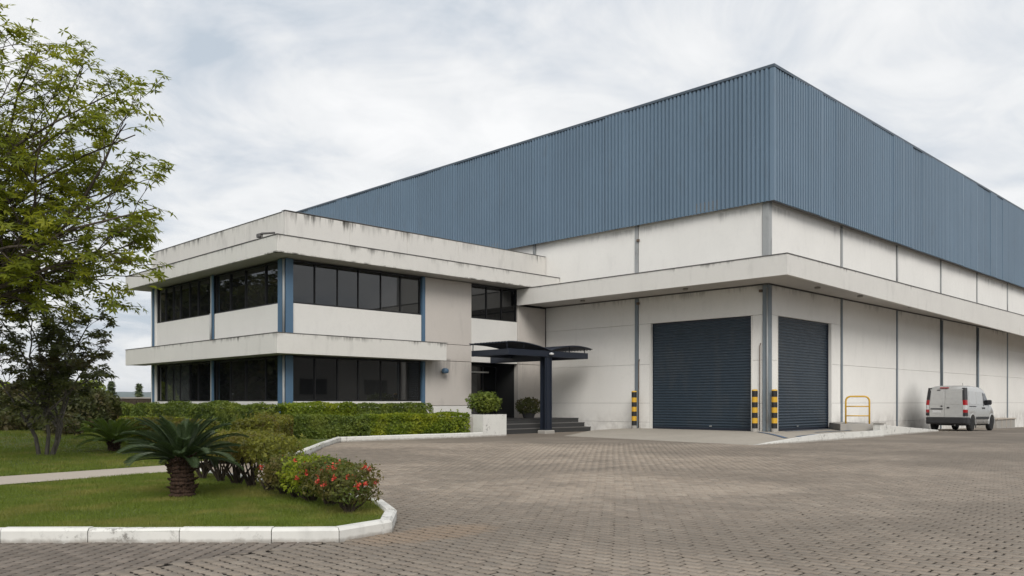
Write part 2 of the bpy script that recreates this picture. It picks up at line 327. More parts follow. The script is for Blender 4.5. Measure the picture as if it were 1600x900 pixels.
# ------------------------------------------------------------------ ground, yard, lawns
def surface(name, poly, hf, step, mat, kind='structure', inside=None, **k):
    xs = [p[0] for p in poly]; ys = [p[1] for p in poly]; pts = []; n = len(poly)
    bd = []
    for i in range(n):
        a, b_ = Vector(poly[i]), Vector(poly[(i+1)%n]); m = max(1, int((b_-a).length/step))
        bd += [a.lerp(b_, j/m) for j in range(m)]
    def ins(x, y):
        r = False
        for i in range(n):
            (x1, y1), (x2, y2) = poly[i], poly[(i+1)%n]
            if (y1 > y) != (y2 > y) and x < (x2-x1)*(y-y1)/(y2-y1)+x1: r = not r
        return r
    g = [Vector((x, y)) for x in np.arange(min(xs)+step/2, max(xs), step) for y in np.arange(min(ys)+step/2, max(ys), step) if ins(x, y)]
    vs, es, fs, *_ = delaunay_2d_cdt(bd+g, [(i, (i+1) % len(bd)) for i in range(len(bd))], [], 1, 1e-4)
    mb = MB(); mb.add([(v.x, v.y, hf(v.x, v.y)) for v in vs], [tuple(f) for f in fs], True)
    o = mb.build(name, mat, kind=kind, **k); return o
def inpoly(poly, X, Y):
    r = np.zeros(X.shape, bool); n = len(poly)
    for i in range(n):
        (x1, y1), (x2, y2) = poly[i], poly[(i+1)%n]
        if y1 == y2: continue
        r ^= ((y1 > Y) != (y2 > Y)) & (X < (x2-x1)*(Y-y1)/(y2-y1)+x1)
    return r
# wide land down to the horizon
mb = MB(); R_ = [0, 30, 90, 200, 500, 1500, 4000, 7600]; n = 48; vs = []
for r in R_:
    for k in range(n):
        a = 2*math.pi*k/n; vs.append((20+r*math.cos(a), 20+r*math.sin(a), -.9 if r <= 90 else (-2 if r < 500 else -4)))
mb.add(vs, [(i*n+k, i*n+(k+1)%n, (i+1)*n+(k+1)%n, (i+1)*n+k) for i in range(1, len(R_)-1) for k in range(n)]+[tuple(n+k for k in range(n))], True)
mb.build('ground', M['ground'], kind='structure')
# yard
xs_ = [-60,-30,0,20,38,45,52,60,70,80,130]; ys_ = [-60,-20,0,12,26,45,75]
mb = MB(); mb.add([(x, y, ygz(x)-.014) for x in xs_ for y in ys_], [(i*7+j, (i+1)*7+j, (i+1)*7+j+1, i*7+j+1) for i in range(10) for j in range(6)])
yard = mb.build('yard', M['yard'], kind='structure')

k_isl = [G(0,850), G(137,849.5), G(280,849.3), G(424,849), G(530,848)]
isl_out = [(-3.2, 13.3), (-1.2, 11.4), (.4, 9.88)] + k_isl + [G(613,833), G(620,815), G(600,799), G(530,783), G(446,770), G(400,759), (6.15,13.0), (6.2,14.6)]
path_near = [G(260,738,P), G(0,758,P)]
island = [(-3.0, 13.0)] + [(-1.1,11.5),(.5,10.0)] + k_isl + [G(613,833), G(620,815), G(600,799), G(530,783), G(446,770), G(400,759), (6.15,13.0), (6.2,14.6), path_near[0], path_near[1]]
fk = [G(446,722), G(480,712), G(505,700), G(533,690), G(755,682)]
far_garden = [(-40, 8.4), (-10, 13.3), G(0,745,P), G(265,727,P), (7.6,15.95)] + fk + [(20.6,25.8), (14.9,25.8), (14.9,75), (-40,75)]
path = [(-40,7.0), (-10,11.4), path_near[1], path_near[0], (6.25,14.65), (7.6,15.92), G(265,727.05,P), G(0,745.05,P), (-10,13.27), (-40,8.37)]
mnd = [(W(15,23), 3.0, .16), (W(90,23), 2.5, .10), (W(-70,23), 4, .12)]
def hgar(x, y):
    h = P
    for (cx, cy), r, a in mnd: h += a*math.exp(-((x-cx)**2+(y-cy)**2)/(r*r))*smooth(0, 4, y-14.5)*smooth(0, 3, 11-x)
    return h + .03*math.sin(x*1.1)*math.sin(y*.9)*smooth(0, 3, y-16)*smooth(0, 3, 11-x)
def hisl(x, y): return P + .012*math.sin(x*2.1+y)*math.cos(y*1.7)
surface('lawn', island, hisl, .6, M['lawnbase']); surface('lawn', far_garden, hgar, 1.2, M['lawnbase'])
pth = surface('garden_path', path, lambda x, y: P+.006, 1.5, M['path'])

def kerb_run(name, pts, h, wd, label=None, inward=1, lens=1.0):
    root = tag(MB().add([(0,0,0)], []).build(name, None), kind='structure') if False else bpy.data.objects.new(name, None)
    if root.name not in C.objects: C.objects.link(root)
    root['kind'] = 'structure'; root.location = (pts[0][0], pts[0][1], 0)
    # cumulative polyline with mitred inner offset
    V = [Vector(p) for p in pts]; N = []
    for i in range(len(V)):
        d1 = (V[i]-V[i-1]).normalized() if i else (V[1]-V[0]).normalized(); d2 = (V[i+1]-V[i]).normalized() if i < len(V)-1 else d1
        n1 = Vector((-d1.y, d1.x))*inward; n2 = Vector((-d2.y, d2.x))*inward; m = (n1+n2).normalized(); N.append(m/max(.5, m.dot(n1)))
    for i in range(len(V)-1):
        L_ = (V[i+1]-V[i]).length; q = max(1, round(L_/lens)); gap = .004/L_
        for j in range(q):
            t0, t1 = j/q+gap, (j+1)/q-gap; jit = random.uniform(-.006, .006)
            a, b_ = V[i].lerp(V[i+1], t0), V[i].lerp(V[i+1], t1); na, nb = N[i].lerp(N[i+1], t0)*wd, N[i].lerp(N[i+1], t1)*wd
            z1 = h+jit; bt = .025
            mb = MB(); o_ = [a, b_]; 
            A = [(a, 0, -.05), (b_, 0, -.05), (b_, 0, z1-bt), (a, 0, z1-bt)]
            vs = [(a.x, a.y, -.05), (b_.x, b_.y, -.05), (b_.x, b_.y, z1-bt), (a.x, a.y, z1-bt),
                  (*(a+na*.18), z1), (*(b_+nb*.18), z1), (*(b_+nb*.85), z1), (*(a+na*.85), z1), (*(b_+nb), z1-bt), (*(a+na), z1-bt), (*(b_+nb), -.05), (*(a+na), -.05)]
            fs = [(0,1,2,3), (3,2,5,4), (4,5,6,7), (7,6,8,9), (9,8,10,11), (0,3,4,7,9,11), (1,10,8,6,5,2)]
            if inward > 0: fs = [f for f in fs]
            mb.add(vs, fs).build('kerb_stone', M['kerb'], root)
    return root
kerb_run('lawn_kerb', isl_out[:16], .135, .13, lens=1.0)
kerb_run('garden_kerb', fk, .15, .13, lens=1.1)

def shrinkp(poly, k): c = Vector((sum(p[0] for p in poly)/len(poly), sum(p[1] for p in poly)/len(poly))); return [tuple(c+(Vector(p)-c)*k) for p in poly]
# pavers: every one within sight near the camera is a piece; the 300 that show largest are objects
def paving():
    L_, Wd, gp = .175, .112, .014
    nx = int(45/Wd); ny = int(45/L_)
    I, J = np.meshgrid(np.arange(-10, nx), np.arange(-40, ny), indexing='ij')
    X = I*Wd; Y = J*L_ + (I % 2)*L_/2
    # slightly wavering courses
    X = X + .03*np.sin(Y*.35); Y = Y + .025*np.sin(X*.4+1)
    X = X.ravel(); Y = Y.ravel(); D = X*FW[0]+Y*FW[1]; Lt = X*RT[0]+Y*RT[1]
    keep = (D > 4.6) & (D < PAVE_FAR+.05) & (np.abs(Lt) < D*.64+2.5)
    keep &= ~inpoly(shrinkp(isl_out, .975), X, Y) & ~inpoly(far_garden, X, Y) & ~inpoly(path, X, Y) & ~inpoly(APRON, X, Y)
    zone = (Y > 6.36) & (X < 4.6) & (X+Y < 13)                 # strip of road by the kerb, laid the other way
    keep1 = keep & ~zone
    res = []
    for x, y in zip(X[keep1], Y[keep1]): res.append((x+random.gauss(0,.004), y+random.gauss(0,.004), 0.0))
    # strip: slimmer blocks laid on the diagonal
    a = math.radians(40); ca, sa = math.cos(a), math.sin(a)
    U, V = np.meshgrid(np.arange(-60, 80), np.arange(-60, 80), indexing='ij'); u = U*L_ + (V % 2)*L_/2; v = V*Wd
    X2 = (u*ca-v*sa+2).ravel(); Y2 = (u*sa+v*ca+8).ravel(); D2 = X2*FW[0]+Y2*FW[1]; L2 = X2*RT[0]+Y2*RT[1]
    k2 = (D2 > 4.6) & (np.abs(L2) < D2*.64+2.5) & (Y2 > 6.36) & (X2 < 4.6) & (X2+Y2 < 13) & ~inpoly(shrinkp(isl_out, .975), X2, Y2)
    res += [(x, y, a-math.pi/2) for x, y in zip(X2[k2], Y2[k2])]
    A = np.array(res); D = A[:,0]*FW[0]+A[:,1]*FW[1]; Lt = A[:,0]*RT[0]+A[:,1]*RT[1]
    vis = (np.abs(Lt) < D*.612) & (D > 6.1)
    order = np.argsort(np.where(vis, D, 1e3)); top = set(order[:300].tolist())
    hl, hw = L_/2-gp/2, Wd/2-gp/2; am = .009
    tri = lambda y: am*(1 if int(round(y/(L_/4))) % 2 else -1)
    ys = [-hl, -L_/4, 0, L_/4, hl]; off = [-am*.3, am, -am, am, -am*.3]
    out = [(hw+o_, y) for o_, y in zip(off, ys)] + [(-hw+o_, y) for o_, y in zip(off[::-1], ys[::-1])]
    out = np.array(out); ins = out*np.array([.89, .92]); nn = len(out)
    base = np.concatenate([np.c_[out, np.full(nn, -.02)], np.c_[out, np.full(nn, .001)], np.c_[ins, np.full(nn, .010)]])
    q = [(k, (k+1)%nn, nn+(k+1)%nn, nn+k) for k in range(nn)] + [(nn+k, nn+(k+1)%nn, 2*nn+(k+1)%nn, 2*nn+k) for k in range(nn)]
    q += [(2*nn, 2*nn+1, 2*nn+8, 2*nn+9), (2*nn+1, 2*nn+2, 2*nn+7, 2*nn+8), (2*nn+2, 2*nn+3, 2*nn+6, 2*nn+7), (2*nn+3, 2*nn+4, 2*nn+5, 2*nn+6)]
    me = np_mesh('paver', base, quads=np.array(q)); me.materials.append(M['paver'])
    for i in top:
        x, y, r = res[i]; o = bpy.data.objects.new('paver', me); C.objects.link(o); o.parent = yard; o.location = (x, y, random.uniform(-.0015, .0015))
        o.rotation_euler = (random.gauss(0, .005), random.gauss(0, .005), r + random.gauss(0, .012))
    rest = np.array([i for i in range(len(res)) if i not in top]); A = A[rest]; m = len(A)
    far = A[:,0]*FW[0]+A[:,1]*FW[1] > 15
    for nm, sel, bs, qq in (('near', ~far, base, np.array(q)), ('far', far, None, None)):
        if bs is None:
            o4 = np.array([(hw,-hl),(hw,hl),(-hw,hl),(-hw,-hl)]); bs = np.concatenate([np.c_[o4, np.full(4, -.02)], np.c_[o4*.97, np.full(4, .002)], np.c_[o4*.91, np.full(4, .010)]])
            qq = np.array([(0,1,5,4),(1,2,6,5),(2,3,7,6),(3,0,4,7),(4,5,9,8),(5,6,10,9),(6,7,11,10),(7,4,8,11),(8,9,10,11)])
        B = A[sel]; m = len(B); r = B[:,2]+RNG.normal(0, .012, m); c, s = np.cos(r)[:,None], np.sin(r)[:,None]
        x = bs[None,:,0]*c-bs[None,:,1]*s+B[:,0:1]; y = bs[None,:,0]*s+bs[None,:,1]*c+B[:,1:2]
        tz = RNG.normal(0, .005, (m,1))*bs[None,:,0]+RNG.normal(0, .005, (m,1))*bs[None,:,1]+RNG.uniform(-.0015, .0015, (m,1))
        z = bs[None,:,2]+tz
        V = np.stack([x, y, z], -1).reshape(-1, 3); F = (qq[None]+(np.arange(m)*len(bs))[:,None,None]).reshape(-1, 4)
        me2 = np_mesh('pavers', V, quads=F); me2.materials.append(M['pavers'])
        if nm == 'near': V1, F1 = V, F
        else:
            F = F+len(V1); V = np.concatenate([V1, V]); F = np.concatenate([F1, F]); me2 = np_mesh('pavers', V, quads=F); me2.materials.append(M['pavers'])
            o = bpy.data.objects.new('pavers', me2); C.objects.link(o); o.parent = yard; o['kind'] = 'stuff'

# ------------------------------------------------------------------ loading apron
WX, WY = 27.963, 14.92        # warehouse corner
APRON = [(23.0, 20.4), (22.45, 16.6), (21.8, 12.15), (30.55, 12.15), (31.2, 12.4), (33.4, 14.92), (WX, WY), (WX, 22.6)]
def hap(x, y): return .004 + .166*smooth(0, 4.5, x-22.0-max(0, y-16)*.25)*smooth(24, 20.5, y)
ap = surface('loading_apron', APRON, hap, .8, M['concrete'])
mb = MB()
for i in range(len(APRON)):
    a, b_ = APRON[i], APRON[(i+1)%len(APRON)]
    q = 8
    for j in range(q):
        p0 = [a[k]+(b_[k]-a[k])*j/q for k in range(2)]; p1 = [a[k]+(b_[k]-a[k])*(j+1)/q for k in range(2)]
        mb.add([(*p0, -.2), (*p1, -.2), (*p1, hap(*p1)-.002), (*p0, hap(*p0)-.002)], [(0,1,2,3)])
mb.build('apron_edge', M['concrete'], ap)
mb = MB()
for a, b_ in (((27.2,14.9),(24.6,12.5)), ((25.2,12.45),(30.3,12.45)), ((28.6,14.6),(33.0,14.6)), ((28.3,13.3),(31.7,13.3))):
    q = 8
    for j in range(q):
        p0 = [a[k]+(b_[k]-a[k])*j/q for k in range(2)]; p1 = [a[k]+(b_[k]-a[k])*(j+1)/q for k in range(2)]
        d = (Vector(b_)-Vector(a)).normalized(); n_ = (-d.y*.07, d.x*.07)
        mb.add([(p0[0]-n_[0], p0[1]-n_[1], hap(*p0)+.012), (p1[0]-n_[0], p1[1]-n_[1], hap(*p1)+.012), (p1[0]+n_[0], p1[1]+n_[1], hap(*p1)+.012), (p0[0]+n_[0], p0[1]+n_[1], hap(*p0)+.012)], [(0,1,2,3)])
mb.build('painted_line', M['blueline'], ap)
ak = bpy.data.objects.new('apron_kerb', None); C.objects.link(ak); ak['kind'] = 'structure'; ak.location = (22, 12.1, 0)
kx = [21.8, 22.9, 24.0, 25.1, 26.2, 27.3, 28.4, 29.5, 30.6, 31.12]
for a, b_ in zip(kx[:-1], kx[1:]):
    h0, h1 = hap(a, 12.2)+.05, hap(b_, 12.2)+.05
    if a < 22: h0 = .01
    MB().add([(a+.006,12.0,-.1),(b_-.006,12.0,-.1),(b_-.006,12.149,-.1),(a+.006,12.149,-.1),(a+.006,12.02,h0),(b_-.006,12.02,h1),(b_-.006,12.13,h1),(a+.006,12.13,h0)],
             [(0,3,2,1),(4,5,6,7),(0,1,5,4),(1,2,6,5),(2,3,7,6),(3,0,4,7)]).build('kerb_stone', M['kerb'], ak)
paving()

# ------------------------------------------------------------------ warehouse
wh = thing('warehouse', (WX, WY, 0), 'large white panel warehouse with tall blue corrugated steel upper band and roller doors', 'warehouse')
XR, YL = WX+46, WY+52          # far ends
COLX = [6.2, 12.2, 18.1, 24.0, 29.95, 35.9, 41.8]; COLY = [5.87, 11.7]
D1 = (WY+.62, WY+5.2); D2 = (WX+.72, WX+5.2); DT = 4.44
def hb(x): return min(0, ygz(x))-.1
# inner wall in four boxes so that door openings stay open
mb = MB(); T = .10
mb.box(WX+T, WX+.5, D1[1]+.0, YL, -.6, 8.9).box(WX+T, WX+.5, WY+T, D1[0], -.6, 8.9).box(WX+T, WX+.5, D1[0], D1[1], DT, 8.9)
mb.box(D2[1], XR, WY+T, WY+.5, -1.2, 8.9).box(WX+.5, D2[0], WY+T, WY+.5, -.6, 8.9).box(D2[0], D2[1], WY+T, WY+.5, DT, 8.9)
mb.build('inner_wall', M['joint'], wh)
def panel(x0, x1, y0, y1, z0, z1, mat=None, bv=.005): return MB().box(x0, x1, y0, y1, z0, z1).build('wall_panel', mat or M['panel'], wh, bevel=bv)
g = .004
def left_bay(y0, y1, rows):
    for z0, z1 in rows: panel(WX+random.uniform(-.004,.004), WX+T, y0, y1, z0+g, z1-g)
def right_bay(x0, x1, rows):
    for z0, z1 in rows: panel(x0, x1, WY+random.uniform(-.004,.004), WY+T, z0+g, z1-g)
low = [(1.2,2.78),(2.78,DT),(DT,5.52)]; up = [(6.19,8.9)]
cw = .09
left_bay(WY+.22, WY+COLY[0]-cw, [(DT,5.52)]+up)                          # over the big door
left_bay(D1[1], WY+COLY[0]-cw, [(-.3,.42),(.42,1.2),(1.2,2.78),(2.78,DT)]); left_bay(WY+.22, D1[0], [(-.3,1.2),(1.2,2.78),(2.78,DT)])
left_bay(WY+COLY[0]+cw, 25.9, [(-.3,.42),(.42,1.2)]+low); left_bay(WY+COLY[0]+cw, WY+COLY[1]-cw, up); left_bay(WY+COLY[1]+cw, WY+COLY[1]+6, up)
right_bay(WX+.22, WX+COLX[0]-cw, [(DT,5.52)]+up); right_bay(WX+.22, D2[0], [(-.3,1.2),(1.2,2.78),(2.78,DT)]); right_bay(D2[1], WX+COLX[0]-cw, [(-.3,1.2),(1.2,2.78),(2.78,DT)])
for i in range(len(COLX)):
    x0 = WX+COLX[i]+cw; x1 = WX+(COLX[i+1] if i+1 < len(COLX) else 46)-cw
    right_bay(x0, x1, [(-1.0,.42+hb(x0)*.5),(.42+hb(x0)*.5,1.2),(1.2,2.78),(2.78,5.52)] if i < 4 else [(-1.0,1.2),(1.2,2.78),(2.78,DT),(DT,5.52)]); right_bay(x0, x1, up)
# columns: I sections standing in the joints
def icol_left(y, z0, z1, mat, w_=.17):     # on the face X = WX
    mb = MB().box(WX-.03, WX-.012, y-w_/2, y+w_/2, z0, z1).box(WX-.012, WX+T, y-.02, y+.02, z0, z1); return mb.build('steel_column', mat, wh)
def icol_right(x, z0, z1, mat, w_=.15):
    mb = MB().box(x-w_/2, x+w_/2, WY-.03, WY-.012, z0, z1).box(x-.02, x+.02, WY-.012, WY+T, z0, z1); return mb.build('steel_column', mat, wh)
icol_left(WY+COLY[0], 0, 5.5, M['colgrey']); 
for c in COLY: icol_left(WY+c, 6.2, 8.7, M['colpale'])
for c in COLX: icol_right(WX+c, hb(WX+c)-.2, 5.5, M['colgrey']); icol_right(WX+c, 6.2, 8.7, M['colpale'])
# corner column: two flanges and a web
for z0, z1, mt in ((.1, 5.5, M['colgrey']), (6.2, 8.7, M['colpale'])):
    MB().box(WX-.06, WX-.03, WY-.06, WY+.18, z0, z1).box(WX-.03, WX+.18, WY-.06, WY-.03, z0, z1).box(WX-.03, WX+.04, WY+.0, WY+.02, z0, z1).build('corner_column', mt, wh)
MB().tube([(WX-.09, WY-.02, 5.4), (WX-.09, WY-.02, .2)], .035, 8).build('rain_pipe', M['colpale'], wh)
for c in COLX[2:4]: MB().tube([(WX+c-.02, WY-.08, 5.45), (WX+c-.02, WY-.08, 2.0 if c < 20 else .1)], .05, 8).build('rain_pipe', M['colgrey'], wh)
MB().box(WX+COLX[2]-.35, WX+COLX[2]+.35, WY-.3, WY-.03, 1.86, 1.98).build('wall_bracket', M['greycon'], wh)
for (x, y, z0, z1) in ((WX-.05, WY+COLY[0]-.13, .2, 2.9), (WX-.05, WY+.30, .2, 3.3)): MB().tube([(x, y, z0), (x, y, z1), (x+.03, y-.02, z1+.1)], .018, 6).build('conduit', M['rust'], wh)
for (x, y, z) in ((WX-.06, WY+COLY[0]-.1, 6.3), (WX-.06, WY+COLY[0]-.1, 7.9), (WX-.09, WY+.22, 6.35), (WX-.09, WY+.24, 5.3), (WX-.06, WY+COLY[0]-.1, 5.3)): MB().box(x-.04, x+.04, y-.06, y+.06, z-.05, z+.05).build('bracket', M['rust'], wh, bevel=.01)
MB().tube([(WX-.4, WY-.3, 6.24), (WX-.5, WY-.9, 6.30), (WX-1.1, WY-1.45, 6.29), (WX-1.5, WY-1.3, 6.24)], .03, 6).build('cable', M['flash'], wh)
# roller doors
def roller(axis, a0, a1, name='roller_door'):
    dr = bpy.data.objects.new(name, None); C.objects.link(dr); dr.parent = wh
    rec = .16; zb = .17; zt = DT
    n = 40; pitch = (zt-zb)/n; prof = []
    for i in range(n):
        z = zb+i*pitch; prof += [(0.0, z), (0.0, z+pitch*.18), (-.022, z+pitch*.42), (-.028, z+pitch*.6), (-.022, z+pitch*.8), (0, z+pitch*.98)]
    pts = []
    mb = MB(); base = (WX+rec) if axis == 'x' else (WY+rec)
    vs = []
    for d, z in prof:
        for a in (a0, a1): vs.append((base+d, a, z) if axis == 'x' else (a, base+d, z))
    fs = [(2*i, 2*i+1, 2*i+3, 2*i+2) for i in range(len(prof)-1)]
    if axis == 'x': fs = [f[::-1] for f in fs]
    mb.add(vs, fs, False).build('shutter_curtain', M['shutter'], dr)
    def bx(u0, u1, d0, d1, z0, z1, nm, mt):
        m_ = MB(); m_.box(base+d0, base+d1, u0, u1, z0, z1) if axis == 'x' else m_.box(u0, u1, base+d0, base+d1, z0, z1); return m_.build(nm, mt, dr)
    bx(a0+.001, a0+.05, -.06, .05, zb-.1, zt, 'guide_rail', M['navy']); bx(a1-.05, a1-.001, -.06, .05, zb-.1, zt, 'guide_rail', M['navy'])
    bx(a0+.05, a1-.05, -.045, -.031, zb-.02, zb+.09, 'bottom_bar', M['navy']); bx(a0+.05, a1-.05, -.055, -.035, zt-.07, zt-.002, 'head_trim', M['navy'])
    bx((a0*.6+a1*.4)-.05, (a0*.6+a1*.4)+.05, -.07, -.045, zb+.13, zb+.17, 'door_handle', M['alu'])
    return dr
roller('x', *D1); roller('y', *D2)
mb = MB()        # white jamb posts beside the doors
for y in (D1[0]-.002, D1[1]+.002-.05): mb = MB().box(WX-.02, WX+.1, y, y+.05, .1, DT-.02); mb.build('door_jamb', M['white'], wh)
for x in (D2[0]-.045, D2[1]-.002): mb = MB().box(x, x+.05, WY-.02, WY+.1, .1, DT-.02); mb.build('door_jamb', M['white'], wh)
# long concrete canopy round the corner
CX, CY = 26.015, 13.19
def fz(x): return 5.487-.0162*(x-CX)
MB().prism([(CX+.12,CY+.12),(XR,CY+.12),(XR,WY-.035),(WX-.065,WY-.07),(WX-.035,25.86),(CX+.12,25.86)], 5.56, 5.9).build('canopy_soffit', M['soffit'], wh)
mb = MB(); n = 12; xs = [CX+(XR-CX)*i/n for i in range(n+1)]
for x0, x1 in zip(xs[:-1], xs[1:]):
    mb.add([(x0,CY,fz(x0)),(x1,CY,fz(x1)),(x1,CY+.12,fz(x1)),(x0,CY+.12,fz(x0)),(x0,CY,6.18),(x1,CY,6.18),(x1,CY+.12,6.18),(x0,CY+.12,6.18)],
           [(0,3,2,1),(4,5,6,7),(0,1,5,4),(2,3,7,6)]+([(3,0,4,7)] if x0 == CX else []))
mb.build('canopy_fascia', M['fascia'], wh)
MB().box(CX, CX+.12, CY+.121, 25.85, 5.487, 6.18).build('canopy_fascia', M['fascia'], wh)
MB().prism([(CX-.02,CY-.02),(XR,CY-.02),(XR,WY-.035),(WX-.065,WY-.07),(WX-.035,25.0),(CX-.02,25.0)], 6.183, 6.212).build('canopy_flashing', M['flash'], wh)
for x, y in ((30.2,14.1),(33.8,14.0),(39.3,14.0),(45.0,14.0),(51.2,14.0),(27.0,17.8),(27.0,22.9)):
    MB().lathe([(.10,0),(.11,.05),(.08,.07)], (x, y, 5.49), 14).build('soffit_light', M['greycon'], wh)
# blue cladding: sheets about a metre wide, each a trapezoid-ribbed plate
CBX, CBY = 27.77, 14.60; zc0, zc1 = 8.49, 13.27
def sheet_mesh(along, ribs=6, pitch=.215, dp=.045):
    dp = .075 if along == 'x' else .055
    pitch = .20 if along == 'x' else .1792
    prof = []
    for r in range(ribs):
        u = r*pitch; prof += [(u, 0), (u+pitch*.34, 0), (u+pitch*.42, dp), (u+pitch*.92, dp)]
    prof.append((ribs*pitch-.001, 0.0)); vs = []
    for z in (zc0, zc1):
        for u, d in prof: vs.append((u, -d, z) if along == 'x' else (-d, u, z))
    k = len(prof); fs = [(i, i+1, k+i+1, k+i) for i in range(k-1)]
    if along == 'y': fs = [f[::-1] for f in fs]
    m_ = MB(); m_.add(vs, fs); return m_.mesh('cladding_sheet')
sx, sy = sheet_mesh('x'), sheet_mesh('y'); wdt = 5*.215; sx.materials.append(M['clad']); sy.materials.append(M['clad'])
ow = wh.location
i = 0; x = CBX+.12
while x < XR: link('cladding_sheet', sx, None, wh, loc=(x-ow.x, CBY+random.uniform(0,.012)-ow.y, 0)).rotation_euler = (random.gauss(0,.0012), 0, random.gauss(0,.004)); x += 1.2; i += 1
i = 0; y = CBY+.12
while y < YL: link('cladding_sheet', sy, None, wh, loc=(CBX+random.uniform(0,.012)-ow.x, y-ow.y, 0)).rotation_euler = (0, random.gauss(0,.0012), random.gauss(0,.004)); y += wdt; i += 1
MB().box(CBX-.05, CBX-.005, CBY-.05, CBY+.12, zc0, zc1).box(CBX-.005, CBX+.12, CBY-.05, CBY-.005, zc0, zc1).build('corner_flashing', M['clad'], wh)
MB().box(CBX-.07, CBX+.25, CBY-.07, YL, zc1+.002, zc1+.10).box(CBX+.25, XR, CBY-.07, CBY+.25, zc1+.002, zc1+.10).build('cap_flashing', M['cladtrim'], wh)
MB().box(CBX+.09, WX+.6, CBY+.09, YL, 8.92, 13.26).box(WX+.6, XR, CBY+.09, WY+.5, 8.92, 13.26).build('cladding_backing', M['joint'], wh)
MB().box(CBX+.012, WX-.005, CBY+.012, YL, 8.55, 8.9).box(WX-.005, XR, CBY+.012, WY-.035, 8.55, 8.9).build('cladding_soffit', M['joint'], wh)
MB().prism([(WX+.3,WY+.3),(XR,WY+.3),(XR,YL),(WX+.3,YL)], 12.6, 12.8).build('roof', M['flash'], wh)

# ------------------------------------------------------------------ office wing
OX, OY = 14.731, 25.907; OE = OY+11.35
of = thing('office_building', (OX, OY, 0), 'two storey white office wing with dark ribbon windows and blue steel columns', 'office')
def ob(nm, mt, *b_, bevel=0, par=None, **k):
    m_ = MB(); [m_.box(*x) for x in b_]; return m_.build(nm, mt, par or of, bevel=bevel, **k)
X_ = lambda d: OX+d
ob('inner_wall', M['dark'], (OX+.25, X_(8.67), OY+.25, OE-.05, -.2, 6.9), (X_(8.67), WX-.04, OY+2.0, OE-.05, -.2, 6.9), (X_(8.67), WX-.04, OY+.25, OY+2.0, 3.0, 6.9), (X_(11.45), WX-.04, OY+.25, OY+2.0, -.2, 3.0))
# front face panels (facing the yard)
def fp(nm, x0, x1, z0, z1, mt, d=0.0, bv=.01): return MB().box(X_(x0), X_(x1), OY-d, OY+.25, z0, z1).build(nm, mt, of, bevel=bv)
fp('wall_panel', .30, 6.02, 3.56, 4.69, M['white'], -.03); fp('wall_panel', .30, 6.02, -.2, 1.27, M['white'], -.03)
fp('wall_panel', 6.2, 8.66, 3.60, 6.21, M['taupe']); fp('wall_panel', 6.2, 8.66, 2.92, 3.585, M['taupe'], .003); fp('wall_panel', 6.2, 8.66, 1.1, 2.905, M['taupe']); fp('wall_panel', 6.2, 8.66, -.2, 1.085, M['white'], .004)
fp('wall_panel', 8.675, 11.4, 2.92, 4.76, M['white'], -.02)
fp('wall_panel', 11.42, 13.19, 3.60, 5.48, M['taupe'], 0); fp('wall_panel', 11.42, 13.19, 2.92, 3.585, M['taupe'], .003); fp('wall_panel', 11.42, 13.19, -.2, 2.905, M['taupe'])
# left face panels
def lp(nm, y0, y1, z0, z1, mt, d=0.0, bv=.01): return MB().box(OX-d, OX+.25, OY+y0, OY+y1, z0, z1).build(nm, mt, of, bevel=bv)
for a, b_ in ((.45, 5.42), (5.72, 11.1)):
    lp('wall_panel', a, b_, 3.56, 4.69, M['white'], -.03); lp('wall_panel', a, b_, -.2, 1.27, M['white'], -.03)
ob('wall_panel', M['white'], (OX+.02, WX, OE, OE+.25, -.2, 7.8))
# windows: a frame object, each pane its own child
def ribbon(face, a0, a1, z0, z1, cuts):
    fr = .04; mf = .024 if face == 'f' else .016; m_ = MB()
    def bx(u0, u1, d0, d1, q0, q1, mm):
        mm.box(X_(u0), X_(u1), OY+d0, OY+d1, q0, q1) if face == 'f' else mm.box(OX+d0, OX+d1, OY+u0, OY+u1, q0, q1)
    bx(a0, a1, .06, .2, z0, z0+fr, m_); bx(a0, a1, .06, .2, z1-fr*1.6, z1, m_)
    for c, mw in [(a0+fr/2, fr)]+[(q_, mf) for q_ in cuts]+[(a1-fr/2, fr)]: bx(c-mw/2, c+mw/2, .065, .195, z0+fr, z1-fr*1.6, m_)
    wn = m_.build('window', M['frame'], of)
    e = [a0+fr/2]+list(cuts)+[a1-fr/2]
    for p, q in zip(e[:-1], e[1:]):
        pm = MB(); e1, e2 = random.uniform(-.006, .006)+.115, random.uniform(-.006, .006)+.115; u0, u1 = p+mf/2, q-mf/2
        if face == 'f': pm.prism([(X_(u0), OY+e1), (X_(u1), OY+e2), (X_(u1), OY+e2+.008), (X_(u0), OY+e1+.008)], z0+fr, z1-fr*1.6)
        else: pm.prism([(OX+e1, OY+u0), (OX+e2, OY+u1), (OX+e2+.008, OY+u1), (OX+e1+.008, OY+u0)], z0+fr, z1-fr*1.6)
        pm.build('pane', M['glasspale'] if face == 'l' and z0 < 2 and p > 7.6 and q < 10.8 else (M['glassblind'] if random.random() < .35 else M['glass']), wn)  # a few ground floor panes on the left face get a paler glass colour
    return wn
fc = [1.24, 2.18, 3.08, 4.1, 5.02]
ribbon('f', .30, 6.0, 4.70, 6.2, fc); ribbon('f', .30, 6.0, 1.285, 2.86, fc)
ribbon('f', 8.68, 11.39, 4.775, 6.2, [9.6, 10.5])
for a, b_, cc in ((.47, 5.4, [1.5, 3.0, 4.2]), (5.75, 11.05, [7.0, 7.8, 8.7, 9.4, 10.2])):
    ribbon('l', a, b_, 4.70, 6.2, cc); ribbon('l', a, b_, 1.285, 2.86, cc)
